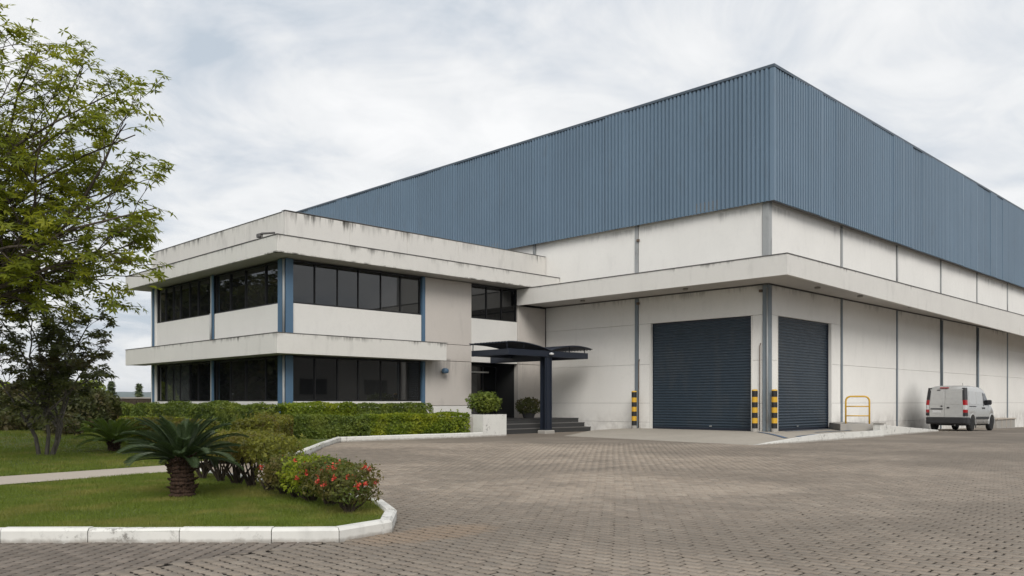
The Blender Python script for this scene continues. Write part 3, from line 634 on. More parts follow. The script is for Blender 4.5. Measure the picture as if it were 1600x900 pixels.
# blue columns
def colset(z0, z1):
    ob('steel_column', M['colblue'], (OX-.02, OX+.02, OY+.17, OY+.45, z0, z1)); ob('steel_column', M['colblue'], (OX+.02, OX+.30, OY-.04, OY, z0, z1), (OX+.14, OX+.18, OY, OY+.2, z0, z1))
    ob('steel_column', M['colblue'], (OX-.02, OX+.02, OY+5.44, OY+5.58, z0, z1)); ob('steel_column', M['colpale'], (OX-.01, OX+.10, OY+5.59, OY+5.70, z0, z1))
    ob('steel_column', M['colblue'], (OX-.05, OX+.05, OE-.16, OE-.02, z0, z1)); ob('wall_pier', M['white'], (OX+.0, OX+.2, OE-.30, OE-.165, z0, z1))
    ob('steel_column', M['colblue'], (X_(6.03), X_(6.17), OY-.02, OY+.2, z0, z1))
colset(3.57, 6.21); colset(0, 2.86)
for z0, z1 in ((3.56, 6.2), (.1, 2.86)): MB().tube([(OX-.01, OY+.06, z1), (OX-.01, OY+.06, z0)], .045, 8).build('rain_pipe', M['colpale'], of)
MB().tube([(OX-.08, OY+5.52, 4.7), (OX-.08, OY+5.52, 3.56)], .04, 8).build('rain_pipe', M['colpale'], of)
# bands: upper fascia and parapet, lower fascia
FX, FY = 13.959, 25.046
ob('upper_fascia', M['fascia'], (FX, FX+.12, FY+.121, 38.36, 6.226, 6.80), (FX, 27.93, FY, FY+.12, 6.226, 6.80), bevel=.008)
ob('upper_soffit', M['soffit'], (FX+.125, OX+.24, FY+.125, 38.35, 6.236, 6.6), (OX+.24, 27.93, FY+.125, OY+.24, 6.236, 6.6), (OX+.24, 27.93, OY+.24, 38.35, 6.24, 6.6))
ob('fascia_flashing', M['flash'], (FX-.02, OX-.005, FY-.02, 38.38, 6.803, 6.828), (OX-.005, 27.95, FY-.02, OY-.025, 6.803, 6.828))
# parapet in cast lengths
ys = [OY+.0+i*(OE-OY)/4 for i in range(5)]
for a, b_ in zip(ys[:-1], ys[1:]): ob('parapet_panel', M['parapet'], (OX+.0, OX+.18, a+(.004 if a > ys[0] else .181), b_-.004, 6.83, 7.82), bevel=.008)
xs = [OX+i*(WX-.03-OX)/5 for i in range(6)]
for a, b_ in zip(xs[:-1], xs[1:]): ob('parapet_panel', M['parapet'], (a+(.004 if a > xs[0] else 0), b_-.004, OY-.02, OY+.18, 6.83, 7.82+.03*((b_-OX)/13.2)), bevel=.008)
ob('parapet_flashing', M['flash'], (OX-.015, OX+.2, OY+.2, OE+.01, 7.822, 7.845)); 
ob('parapet_flashing', M['flash'], (OX-.015, WX-.04, OY-.035, OY+.2, 7.853, 7.872))
LRX = 21.30
ob('lower_fascia', M['fascia'], (FX, FX+.12, FY+.121, 38.36, 2.868, 3.55), (FX, LRX, FY, FY+.12, 2.868, 3.55), (LRX-.12, LRX, FY+.12, OY-.004, 2.868, 3.55), bevel=.008)
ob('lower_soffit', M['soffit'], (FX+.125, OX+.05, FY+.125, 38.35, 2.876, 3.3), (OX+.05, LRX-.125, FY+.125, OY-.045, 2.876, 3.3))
ob('lower_flashing', M['flash'], (FX-.015, OX-.025, FY-.015, 38.37, 3.552, 3.572), (OX-.025, LRX+.01, FY-.015, OY-.045, 3.552, 3.572))
ob('roof', M['flash'], (OX+.2, WX-.05, OY+.2, OE, 6.9, 6.95))
# entrance recess
ob('entrance_reveal', M['taupe'], (X_(8.45), X_(8.665), OY+.26, OY+1.9, .5, 2.9)); ob('entrance_floor', M['step'], (X_(8.67), X_(11.42), OY+.0, OY+1.95, -.1, .553))
dr = ob('entrance_door', M['frame'], (X_(8.67), X_(8.74), OY+1.30, OY+1.40, .56, 2.9), (X_(10.5), X_(10.56), OY+1.30, OY+1.40, .56, 2.9), (X_(11.33), X_(11.4), OY+1.30, OY+1.40, .56, 2.9), (X_(8.74), X_(11.33), OY+1.30, OY+1.40, 2.82, 2.9), (X_(9.6), X_(9.64), OY+1.31, OY+1.39, .56, 2.82))
for a, b_ in ((8.75,9.59), (9.65,10.49), (10.57,11.32)): ob('pane', M['glass'], (X_(a), X_(b_), OY+1.34, OY+1.35, .58, 2.81), par=dr)
ob('door_track', M['alu'], (X_(8.70), X_(10.5), OY+.9, OY+.95, 2.52, 2.58), par=dr); ob('handle', M['alu'], (X_(9.55), X_(9.58), OY+1.24, OY+1.28, 1.4, 1.8), par=dr)
MB().tube([(X_(7.05), OY-.0, 2.48), (X_(7.05), OY-.10, 2.48)], .03).lathe([(.04,-.06),(.13,-.05),(.15,.02),(.14,.1),(.07,.15)], (X_(7.05), OY-.2, 2.46), 16).build('wall_lamp', M['colblue'], None, label='round blue lamp on the grey wall right of the ground floor windows', cat='lamp')
cm = thing('parapet_spotlight', (OX-.45, OY+.25, 6.83), 'small tubular lamp arm on the roof ledge near the parapet corner', 'spotlight')
MB().tube([(OX-.45, OY+.75, 6.83), (OX-.45, OY+.75, 7.04)], .03).build('stand', M['flash'], cm)
MB().tube([(OX-.45, OY+.95, 7.02), (OX-.45, OY+.78, 7.10), (OX-.45, OY-.1, 7.0)], [.05,.04,.035]).build('arm', M['flash'], cm)
MB().box(OX-.52, OX-.38, OY+.80, OY+1.05, 6.98, 7.12).build('lamp_head', M['flash'], cm, bevel=.02)

# ------------------------------------------------------------------ entrance steps, planter, canopy
st = thing('entrance_steps', (24, 24, 0), 'dark granite steps rising to the office entrance beside the warehouse wall', 'steps')
for i, (y, z) in enumerate(((23.25,.185),(23.6,.37),(23.95,.55))):
    MB().box(21.85, WX-.02, y, (OY-.005), -.1 if i == 0 else (.185,.37)[i-1]+.001, z-.03).build('step', M['step'], st)
    MB().box(21.84, WX-.015, y-.02, OY-.01 if i == 2 else y+.35, z-.029, z).build('step_tread', M['stepedge'] if i < 2 else M['step'], st)
pl = thing('planter_box', (20.64, 22.3, 0), 'square whitewashed concrete planter box at the foot of the steps', 'planter')
px0, px1, py0, py1 = 20.62, 21.80, 22.2, 23.4
MB().box(px0, px1, py0, py0+.12, -.05, .79).box(px0, px1, py1-.12, py1, -.05, .79).box(px0, px0+.12, py0+.12, py1-.12, -.05, .79).box(px1-.12, px1, py0+.12, py1-.12, -.05, .79).build('planter_wall', M['kerb'], pl)
MB().box(px0+.12, px1-.12, py0+.12, py1-.12, 0, .72).build('planter_soil', M['stemdark'], pl)
MB().box(px0-.5, px0-.02, 22.75, 23.2, -.05, .70).build('planter_return', M['greycon'], pl)
cp = thing('entrance_canopy', (24.3, 22.66, 0), 'navy steel entrance canopy with two curved corrugated roof sheets on one post', 'canopy')
cx0, cx1, cyf, cyb = 22.25, 26.95, 22.62, 24.65; pcx = 24.55
MB().box(pcx-.20, pcx+.20, cyf-.02, cyf, .0, 3.04).box(pcx-.20, pcx+.20, cyf+.24, cyf+.26, .0, 3.04).box(pcx-.012, pcx+.012, cyf, cyf+.24, .0, 3.04).box(pcx-.13, pcx-.11, cyf-.05, cyf-.021, .2, 3.03).box(pcx+.11, pcx+.13, cyf-.05, cyf-.021, .2, 3.03).build('post', M['navy'], cp)
MB().box(pcx-.28, pcx+.28, cyf-.12, cyf+.34, -.05, .12).build('post_footing', M['greycon'], cp, bevel=.03)
MB().box(cx0, cx1, cyf-.06, cyf, 3.05, 3.29).build('beam', M['navy'], cp, bevel=.006)
MB().box(cx0, cx0+.07, cyf+.001, cyb, 3.05, 3.28).build('beam', M['navy'], cp, bevel=.006)
MB().box(cx1-.07, cx1, cyf+.001, cyb, 3.05, 3.28).build('beam', M['navy'], cp)
MB().box(pcx-.08, pcx+.08, cyf+.261, OY-.01, 2.9, 3.24).build('beam', M['navy'], cp)
MB().box(cx0+.071, cx1-.071, cyb-.06, cyb, 3.06, 3.27).build('beam', M['navy'], cp)
for x, y, z in ((cx0+.04, cyf+.05, 3.50), (cx0+.04, cyb-.05, 3.50), (cx1-.1, cyf+.05, 3.50), (cx1-.1, cyb-.05, 3.50), (23.2, cyf+.05, 3.50), (25.9, cyf+.05, 3.50)):
    MB().tube([(x, y, 3.27), (x, y, z)], .02, 6).build('strut', M['navy'], cp)
def arch(x0, x1, za, zp, zb, y0, y1):
    m_ = MB(); nx, ny = 14, 60; vs = []
    A_ = lambda t: za+(zb-za)*t+ (zp-(za+zb)/2)*4*t*(1-t)
    for th in (0, -.02):
        for i in range(nx+1):
            t = i/nx
            for j in range(ny+1):
                v = j/ny; vs.append((x0+(x1-x0)*t, y0+(y1-y0)*v, A_(t)+.028*math.sin(v*(y1-y0)/.17*2*math.pi)+th))
    k = ny+1; o_ = (nx+1)*k
    fs = [(i*k+j, (i+1)*k+j, (i+1)*k+j+1, i*k+j+1) for i in range(nx) for j in range(ny)]
    fs += [tuple(o_+q for q in f[::-1]) for f in fs]
    fs += [(i*k, o_+i*k, o_+(i+1)*k, (i+1)*k) for i in range(nx)]+[(i*k+ny, (i+1)*k+ny, o_+(i+1)*k+ny, o_+i*k+ny) for i in range(nx)]
    fs += [(j, j+1, o_+j+1, o_+j) for j in range(ny)]+[(nx*k+j, o_+nx*k+j, o_+nx*k+j+1, nx*k+j+1) for j in range(ny)]
    m_.add(vs, fs, True).build('roof_sheet', M['navy'], cp)
arch(cx0-.04, pcx+.02, 3.55, 3.52, 3.31, cyf-.12, cyb+.1); arch(pcx+.06, cx1+.22, 3.31, 3.54, 3.46, cyf-.12, cyb+.1)
MB().lathe([(.05,0),(.10,.02),(.10,.07),(.03,.1)], (pcx+.04, cyf-.14, 3.12), 12).build('spotlight', M['clear'], cp)

# ------------------------------------------------------------------ bollards, rail, ramp, boxes
def make_bollard(x, y, label):
    r = thing('bollard', (x, y, hap(x, y)-.02), label, 'bollard', 'striped bollards guarding the roller doors')
    m_ = MB().lathe([(.112,0),(.112,.14)], (x, y, hap(x,y)-.02), 16).build('base_sleeve', M['greycon'], r)
    z = .141
    for i in range(7):
        h = .19 if i < 6 else .22
        MB().lathe([(.105,0),(.105,h-.001)], (x, y, hap(x,y)-.02+z), 16).build('band', M['black'] if i % 2 == 0 else M['yellow'], r); z += h
    MB().lathe([(.108,0),(.10,.04),(.05,.055)], (x, y, hap(x,y)-.02+z), 16).build('cap', M['yellow'], r); return r
bl = make_bollard(27.55, 20.62, 'black and yellow striped bollard left of the wide roller door')
for x, y, lb in ((27.55, 15.22, 'black and yellow striped bollard right of the wide roller door'), (27.95, 14.66, 'black and yellow striped bollard beside the narrower roller door')):
    c = copy_tree(bl); c.location = (x, y, hap(x, y)-.02); c['label'] = lb
# low grey ledge, post and white ramp wall at the end of the apron
lw = thing('loading_ledge', (32, 13.6, 0), 'low grey concrete ledge under the yellow handrail', 'ledge')
MB().prism([W(1313,31.5), W(1366.5,31.3), (34.55,14.88), (32.9,14.88)], -.1, .42).build('ledge_block', M['greycon'], lw, bevel=.01)
rw = thing('ramp_wall', (34, 12.6, 0), 'white tapering concrete ramp wall ending in the paved yard', 'ramp')
MB().prism([(31.45,12.2),(38.1,12.42),(38.1,12.95),(34.6,14.88),W(1367.5,31.3)], -.15, lambda x, y: .41-(x-31.25)*.052 if x < 38 else .05).build('ramp_body', M['kerb'], rw, bevel=.01)
MB().box(31.13, 31.42, 12.13, 12.42, -.1, .45).build('end_post', M['kerb'], rw, bevel=.015); MB().box(31.08, 31.47, 12.08, 12.47, .451, .49).build('post_cap', M['greycon'], rw)
hr = thing('handrail', (32.2, 13.5, .42), 'yellow tubular handrail standing on the concrete ledge', 'handrail')
a, b_ = Vector(W(1321.5, 31.9)), Vector(W(1358.5, 31.7)); d = (b_-a).normalized()
pts = [(*a, .42), (*a, 1.28)]+[(*(a+d*(.18-.18*math.cos(t))), 1.28+.18*math.sin(t)) for t in (.4,.8,1.2,1.57)]
pts2 = [(*b_, .42), (*b_, 1.28)]+[(*(b_-d*(.18-.18*math.cos(t))), 1.28+.18*math.sin(t)) for t in (.4,.8,1.2,1.57)]
MB().tube(pts+pts2[::-1], .033, 10).build('rail_frame', M['yellow'], hr)
for z in (.72, 1.08): MB().tube([(*a, z), (*b_, z)], .022, 8).build('rail_bar', M['yellow'], hr)
bx_ = thing('concrete_box', (55.9, 13.6, -.3), 'low grey concrete box against the wall beyond the parked van', 'box')
x0, x1 = onY(1558, 14.0), onY(1586, 14.0); zg = ygz(x0)
MB().box(x0, x1, 14.0, 14.85, zg-.1, zg+.47).build('box_body', M['greycon'], bx_, bevel=.02); MB().box(x0-.05, x1+.05, 13.95, 14.86, zg+.471, zg+.53).build('box_lid', M['path'], bx_)
for q in range(1, 4): xx = x0+(x1-x0)*q/4; MB().box(xx-.02, xx+.02, 13.975, 13.999, zg, zg+.46).build('rib', M['path'], bx_)
wb = thing('wall_block', (52, 14.4, 0), 'small white concrete block between the van and the grey box', 'block')
x0 = onY(1545, 14.2); MB().box(x0, x0+1.1, 14.2, 14.86, ygz(x0)-.1, ygz(x0)+.62).build('block_body', M['kerb'], wb, bevel=.02)
bw = thing('boundary_wall', (W(200,62)[0], W(200,62)[1], 0), 'long dark brown boundary wall behind the garden', 'wall')
a, b_ = Vector(W(20,58)), Vector(W(300,64)); dd = b_-a
for i in range(12): p, q = a+dd*(i/12+.001), a+dd*((i+1)/12-.001); MB().obox(p, q, .2, -1, 1.5).build('wall_section', M['boundary'] if 'boundary' in M else M['stemdark'], bw)
MB().obox(a, b_, .3, 1.502, 1.6).build('coping', M['greycon'], bw)

# ------------------------------------------------------------------ parked van (x forward, y left, origin: rear axle line end on the ground)
def van():
    L_, Hf = 4.42, .93; K = 1.05
    r = thing('parked_van', (0,0,0), 'silver white panel van with black bumper parked along the warehouse wall', 'van')
    xw = (.82, 3.62); wr = .335
    xs = sorted(set([0,.03,.08,.16,.26,.36,.45]+[round(x,3) for c in xw for x in np.linspace(c-.44, c+.44, 13)]+[1.6,2.0,2.4,2.7,2.86,3.0,3.1,4.1,4.2,4.3,4.37,4.42]))
    def top(x):
        P_ = [(0,1.30),(.03,1.60),(.08,1.78),(.16,1.88),(.26,1.925),(.45,1.95),(1.2,1.975),(2.2,1.96),(2.6,1.90),(2.86,1.79),(3.18,1.52),(3.5,1.24),(3.7,1.14),(4.1,1.02),(4.3,.88),(4.42,.62)]
        for (a_, b0), (c_, d0) in zip(P_[:-1], P_[1:]):
            if x <= c_: return b0+(d0-b0)*(x-a_)/(c_-a_)
        return P_[-1][1]
    def bot(x):
        z = .30
        for c in xw:
            if abs(x-c) < .42: z = max(z, .30+math.sqrt(max(0,.42**2-(x-c)**2)))
        return z
    def hw_(x):
        w_ = Hf
        if x < .16: w_ -= .05*(1-x/.16)**2
        if x > 3.6: w_ -= .20*((x-3.6)/.82)**2
        return w_
    vs = []; ns = 0
    for x in xs:
        t, b0, w_ = top(x), bot(x), hw_(x); belt = min(1.12, t-.12) if t > 1.3 else t-.10; tw = w_-(.085 if t > 1.3 else .04)*1.0
        if t > 1.3:
            k_ = (t-belt)/(1.95-1.12)
            ring = [(w_*.80, b0), (w_*.985, b0+.01), (w_, max(b0+.05,.55)), (w_+.0, max(b0+.06,.9)), (w_-.012, max(belt, b0+.1)), (w_-.045, belt+(t-belt)*.45), (w_-.095, t-.13*min(1,k_+.2)), (w_-.15, t-.045), (w_-.28, t-.008), (w_*.35, t+.012)]
        else:
            ring = [(w_*.80, b0), (w_*.985, b0+.01), (w_, max(b0+.02, min(.55, t-.2))), (w_, max(b0+.03, t-.17)), (w_-.02, max(b0+.04,t-.11)), (w_-.05, max(b0+.05,t-.07)), (w_-.10, t-.04), (w_-.17, t-.02), (w_-.28, t-.005), (w_*.35, t+.01)]
        ring = [(x, y, z) for y, z in ring]; full = ring+[(x, -y, z) for _, y, z in ring[::-1]]; ns = len(full); vs += full
    fs = [(i*ns+k, (i+1)*ns+k, (i+1)*ns+(k+1)%ns, i*ns+(k+1)%ns) for i in range(len(xs)-1) for k in range(ns)]
    m_ = MB(); m_.add(vs, fs, True); m_.add([], [tuple(range(ns)), tuple(range((len(xs)-1)*ns+ns-1, (len(xs)-1)*ns-1, -1))]) if False else None
    m_.f += [tuple(range(ns)), tuple(range(len(xs)*ns-1, (len(xs)-1)*ns-1, -1))]; m_.sm += [False, False]
    body = m_.build('body', M['van'], r)
    # rear face: slightly leaning doors (left and right), each a plate with a raised window blank
    def rx(z): return -.012 + (0 if z < 1.3 else (z-1.3)*.10+max(0, z-1.6)*.16)
    def plate(y0, y1, z0, z1, t, mt, nm, par, inset=0.0):
        zz = [z0, (z0+z1)/2, z1] if z1-z0 > .3 else [z0, z1]; v = []
        for z in zz: v += [(rx(z)-t, y0, z), (rx(z)-t, y1, z), (rx(z)+.02, y1, z), (rx(z)+.02, y0, z)]
        f = []
        for q in range(len(zz)-1): f += [(4*q+k, 4*q+(k+1)%4, 4*q+4+(k+1)%4, 4*q+4+k) for k in range(4)]
        f += [(3,2,1,0), tuple(4*(len(zz)-1)+k for k in range(4))]
        mm = MB(); mm.add(v, f); return mm.build(nm, mt, par, bevel=.006)
    for sgn, (ya, yb) in ((1, (.08-.0, .76)), (-1, (-.76, .068))):
        dd_ = plate(ya, yb, .60, 1.80, .012, M['van'], 'rear_door', r)
        plate(ya+.05, yb-.05, 1.16, 1.72, .020, M['van'], 'window_blank', dd_)
    hd = plate(.15, .24, 1.05, 1.10, .045, M['plastic'], 'door_handle', r); plate(-.05, -.16, .98, 1.04, .045, M['plastic'], 'door_handle', r) 
    plate(.14, .70, .93, .98, .035, M['plastic'], 'plate_lamp_strip', r); lp_ = plate(.22, .62, .76, .90, .022, M['clear'], 'licence_plate', r)
    plate(.24, .60, .785, .80, .0245, M['plastic'], 'plate_edge', lp_); 
    plate(-.10, .30, 1.84, 1.88, .04, M['red'], 'brake_light', r); plate(.28, .42, 1.745, 1.78, .035, M['plastic'], 'badge', r)
    for s_ in (1, -1):
        y0, y1 = (.775, .885) if s_ > 0 else (-.885, -.775)
        for z0, z1, mt, nm in ((1.34,1.86,M['plastic'],'corner_trim'), (1.12,1.335,M['red'],'tail_light'), (.93,1.115,M['clear'],'tail_light'), (.80,.925,M['red'],'tail_light'), (.66,.795,M['plastic'],'corner_trim')):
            ins = 0 if z1 < 1.5 else .0
            ofs = max(0, (z1-1.2))*.085*s_
            zz0, zz1 = z0, z1
            v = []
            for z in (zz0, zz1):
                o_ = max(0, z-1.12)*.10; ya = .905-o_; yi = .775-o_
                v += [(rx(z)-.015, s_*yi, z), (rx(z)-.015, s_*(ya-.03), z), (rx(z)+.03, s_*(ya+.037), z), (rx(z)+.17, s_*(ya+.037), z), (rx(z)+.17, s_*yi, z)]
            f = [(0,1,6,5),(1,2,7,6),(2,3,8,7),(3,4,9,8),(4,0,5,9),(4,3,2,1,0),(5,6,7,8,9)]
            if s_ > 0: f = [q[::-1] for q in f]
            mm = MB(); mm.add(v, f); mm.build(nm, mt, r)
    # bumper wraps the rear corners
    bp = [(-.06,.78),(-.035,.90),(.06,.955),(.42,.955)]
    v = []
    full = [(x, -y) for x, y in bp[::-1]]+bp
    for z, e in ((.30,-.03),(.36,0),(.56,.0),(.60,-.02)):
        v += [(x-e*(-1 if x > .1 else 1)*-1*0-(e if x < 0 else 0), y+(e if y > 0 else -e)*.5, z) for x, y in full]
    k = len(full); f = [(i*k+j, i*k+j+1, (i+1)*k+j+1, (i+1)*k+j) for i in range(3) for j in range(k-1)]+[tuple(3*k+j for j in range(k)), tuple(j for j in range(k-1,-1,-1))]
    mm = MB(); mm.add(v, [q[::-1] for q in f]); mm.build('rear_bumper', M['plastic'], r)
    MB().box(4.28, 4.46, -.80, .80, .30, .60).build('front_bumper', M['plastic'], r, bevel=.05)
    for s_ in (1, -1):
        def sp(pts, mt, nm, t=.012, off=.0):   # a side piece lying on the flank; pts (x,z)
            v = []
            for t_ in (-.02, t):
                for x, z in pts:
                    w_ = hw_(x); yy = w_-.004 if z < 1.12 else w_-.012-(z-1.12)*.105
                    v.append((x, s_*(yy+t_+off), z))
            n_ = len(pts); f = [tuple(range(n_))[::-1], tuple(range(n_, 2*n_))]+[(i, (i+1)%n_, n_+(i+1)%n_, n_+i) for i in range(n_)]
            if s_ > 0: f = [q[::-1] for q in f]
            mm = MB(); mm.add(v, f); return mm.build(nm, mt, r)
        sp([(.38,1.16),(1.30,1.16),(1.30,1.72),(.42,1.72)], M['van'], 'window_blank'); sp([(1.42,1.16),(2.26,1.16),(2.22,1.71),(1.42,1.72)], M['van'], 'window_blank')
        sp([(2.40,1.13),(3.20,1.13),(3.12,1.25),(2.72,1.66),(2.42,1.66)], M['glass'], 'side_window', .006); sp([(2.36,1.10),(2.40,1.10),(2.42,1.69),(2.38,1.69)], M['plastic'], 'window_trim', .008)
        sp([(1.30,.52),(3.16,.52),(3.16,.63),(1.30,.63)], M['plastic'], 'side_moulding', .022)
        sp([(.40,1.06),(1.30,1.06),(1.30,1.09),(.40,1.09)], M['plastic'], 'door_rail', .014)
        sp([(2.18,.98),(2.30,.98),(2.30,1.04),(2.18,1.04)], M['plastic'], 'door_handle', .03); sp([(2.40,.98),(2.52,.98),(2.52,1.04),(2.40,1.04)], M['plastic'], 'door_handle', .03)
        for x0 in (1.36, 2.335, 3.22): sp([(x0,.36),(x0+.008,.36),(x0+.008,1.14),(x0,1.14)], M['plastic'], 'door_gap', .002)
        for c in xw:
            mm = MB(); vv = []
            for rr, o_ in ((.42,.012),(.475,.012),(.475,-.03),(.42,-.03)):
                for q in range(13): a_ = math.pi*q/12; vv.append((c+rr*math.cos(a_), s_*(hw_(c)+o_), .30+rr*math.sin(a_)))
            ff = [(j*13+q, j*13+q+1, ((j+1)%4)*13+q+1, ((j+1)%4)*13+q) for j in range(4) for q in range(12)]
            mm.add(vv, ff if s_ > 0 else [q[::-1] for q in ff], True); mm.build('arch_trim', M['van'], r)
            wl = MB(); wl.lathe([(.20,-.10),(.31,-.10),(wr,-.06),(wr,.06),(.31,.10),(.215,.10),(.205,.06)], (c, s_*.82, wr), 28, 'y'); tw = wl.build('wheel', M['rubber'], r)
            MB().lathe([(.205,-.05),(.205,.07),(.17,.085),(.16,.05),(.06,.06),(.05,.09),(.01,.092)] if s_ > 0 else [(.01,-.092),(.05,-.09),(.06,-.06),(.16,-.05),(.17,-.085),(.205,-.07),(.205,.05)], (c, s_*.82, wr), 24, 'y').build('rim', M['rim'], tw)
        MB().box(2.98, 3.12, s_*.98-(.11), s_*.98+.11, 1.16, 1.38).build('wing_mirror', M['plastic'], r, bevel=.04)
    MB().add([(2.92,.74,1.76),(2.92,-.74,1.76),(3.48,-.80,1.275),(3.48,.80,1.275),(2.90,.74,1.74),(2.90,-.74,1.74),(3.46,-.8,1.25),(3.46,.8,1.25)], [(0,3,2,1),(4,5,6,7),(0,1,5,4),(1,2,6,5),(2,3,7,6),(3,0,4,7)]).build('windscreen', M['glass'], r)
    MB().tube([(2.3,0,1.95),(2.2,0,2.12)], .008, 5).build('aerial', M['plastic'], r)
    MB().tube([(.1,-.4,.27),(-.04,-.4,.26)], .03, 8).build('exhaust', M['flash'], r); MB().box(.5, 4.0, -.6, .6, .24, .5).build('underbody', M['plastic'], r)
    MB().tube([(.82,-.8,.335),(.82,.8,.335)], .05, 8).build('axle', M['plastic'], r)
    r.scale = (K, K*.87, K)
    rx_, ry_ = W(1511.5, 36.9)
    r.location = (rx_, ry_+.84*K, ygz(rx_+2)-.0); r.rotation_euler = (0, .012, math.radians(.5)); return r
van()

hz = MB().box(-6500, 7000, -6500, 7000, -6, 110)
m, nt, o = new_mat('haze_air'); pv = nt.nodes.new('ShaderNodeVolumePrincipled'); pv.inputs['Color'].default_value = (.78,.87,.98,1); pv.inputs['Density'].default_value = .00009; pv.inputs['Anisotropy'].default_value = .2
nt.links.new(pv.outputs[0], o.inputs['Volume']); hz.build('haze', m, kind='stuff')
# ------------------------------------------------------------------ vegetation
def leaf_quads(C_, N_, ln, wd, U=None):     # centres, normals, lengths, widths -> diamond leaves
    n = len(C_); N_ = N_/np.linalg.norm(N_, axis=1, keepdims=True)
    if U is None:
        U = RNG.normal(size=(n,3))
    U = U-(U*N_).sum(1, keepdims=True)*N_; U /= np.maximum(1e-6, np.linalg.norm(U, axis=1, keepdims=True)); B = np.cross(N_, U)
    ln = np.broadcast_to(ln, (n,))[:,None]; wd = np.broadcast_to(wd, (n,))[:,None]
    V = np.stack([C_-U*ln/2, C_+B*wd/2-U*ln*.05, C_+U*ln/2-N_*ln*.08, C_-B*wd/2-U*ln*.05], 1).reshape(-1,3)
    return V, np.arange(4*n).reshape(n,4)
def vnoise(Pt, s, seed=0):       # cheap smooth lumps
    r = np.random.default_rng(seed); o = np.zeros(len(Pt))
    for k in range(7):
        d = r.normal(size=3); d /= np.linalg.norm(d); o += np.sin(Pt@d*s*(1+k*.35)+r.uniform(0, 6.28))/ (1+k*.25)
    return o/4.5
def leaves_obj(name, V, F, mat, parent, core=None, **k):
    if core is not None: V2, F2 = core; F = np.concatenate([F, F2+len(V)]); V = np.concatenate([V, V2])
    V = V-np.array(parent_org(parent))[None]
    me = np_mesh(name, V, quads=F); me.materials.append(mat); o = bpy.data.objects.new(name, me); C.objects.link(o)
    if parent: o.parent = parent
    tag(o, **k); return o
def boxcore(x0, x1, y0, y1, z0, z1, rot=None):
    V = np.array([(x0,y0,z0),(x1,y0,z0),(x1,y1,z0),(x0,y1,z0),(x0,y0,z1),(x1,y0,z1),(x1,y1,z1),(x0,y1,z1)], float)
    F = np.array([(0,3,2,1),(4,5,6,7),(0,1,5,4),(1,2,6,5),(2,3,7,6),(3,0,4,7)]); return V, F
def hedge(name, a, b_, wd, z0, z1, mat, label, size=.06, dens=520, lump=.09, seed=1, cat='hedge', group=None, sprigs=0):
    """clipped hedge along a-b: leaves in the outer shell of the box, lumpy, denser on top"""
    a = np.array(a, float); b_ = np.array(b_, float); L_ = np.linalg.norm(b_-a); d = (b_-a)/L_; nrm = np.array([-d[1], d[0]])
    r = thing(name, (*((a+b_)/2), z0), label, cat, group)
    h = z1-z0; areas = [L_*wd*1.5, L_*h, L_*h, wd*h, wd*h]; tot = sum(areas); n = int(tot*dens)
    face = RNG.choice(5, n, p=np.array(areas)/tot); u = RNG.uniform(0, L_, n); v = RNG.uniform(-wd/2, wd/2, n); z = RNG.uniform(0, h, n)
    N_ = np.zeros((n,3)); dep = RNG.exponential(.045, n)
    f0 = face == 0; z[f0] = h; N_[f0,2] = 1
    for k, sgn in ((1,-1),(2,1)): m = face == k; v[m] = sgn*wd/2; N_[m,:2] = nrm*sgn
    for k, uu, sgn in ((3,0,-1),(4,L_,1)): m = face == k; u[m] = uu; N_[m,:2] = d*sgn
    Pt = np.zeros((n,3)); Pt[:,:2] = a+u[:,None]*d+v[:,None]*nrm; Pt[:,2] = z0+z
    lm = vnoise(Pt, 2.6, seed)*lump + vnoise(Pt, 7, seed+5)*lump*.45
    Pt += N_*(lm-dep-.02)[:,None]; Pt[:,2] = np.maximum(Pt[:,2], z0+.02)
    # rounded shoulders
    cx = np.clip(np.abs(v)-(wd/2-.12), 0, None)/.12; Pt[:,2] -= np.where(z > h-.15, cx**2*.06, 0)
    Nn = N_*.9+RNG.normal(size=(n,3))*.65+np.array([0,0,.35]); s_ = RNG.uniform(.7, 1.3, n)*size
    V, F = leaf_quads(Pt, Nn, s_*1.5, s_*.8)
    if sprigs:
        m = int(L_*sprigs); uu = RNG.uniform(0, L_, m); vv = RNG.uniform(-wd/2, wd/2, m); Ps = np.zeros((m*5,3))
        for q in range(5): Ps[q*m:(q+1)*m,:2] = a+uu[:,None]*d+vv[:,None]*nrm+RNG.normal(0,.012,(m,2)); Ps[q*m:(q+1)*m,2] = z1+.02+q*.025
        V2, F2 = leaf_quads(Ps, RNG.normal(size=(m*5,3))+np.array([0,0,.3]), size*1.2, size*.6); F = np.concatenate([F, F2+len(V)]); V = np.concatenate([V, V2])
    ins = .16; Vc, Fc = boxcore(0, 1, 0, 1, 0, 1)
    c2 = np.zeros((8,3)); c2[:,:2] = a+(ins+Vc[:,0:1]*(L_-2*ins))*d+(Vc[:,1:2]*(wd-2*ins)-(wd/2-ins))*nrm; c2[:,2] = z0+Vc[:,2]*(h-ins)
    leaves_obj('foliage', V, F, mat, r, (c2, Fc))
    m_ = MB()
    for q in range(max(2, int(L_/.6))):
        t = (q+.5)/max(2, int(L_/.6)); p = a+d*L_*t; m_.tube([(p[0], p[1], z0-.06), (p[0]+.03, p[1]+.02, z0+h*.6)], .025, 5)
    m_.build('stems', M['stemdark'], r, kind='stuff'); return r
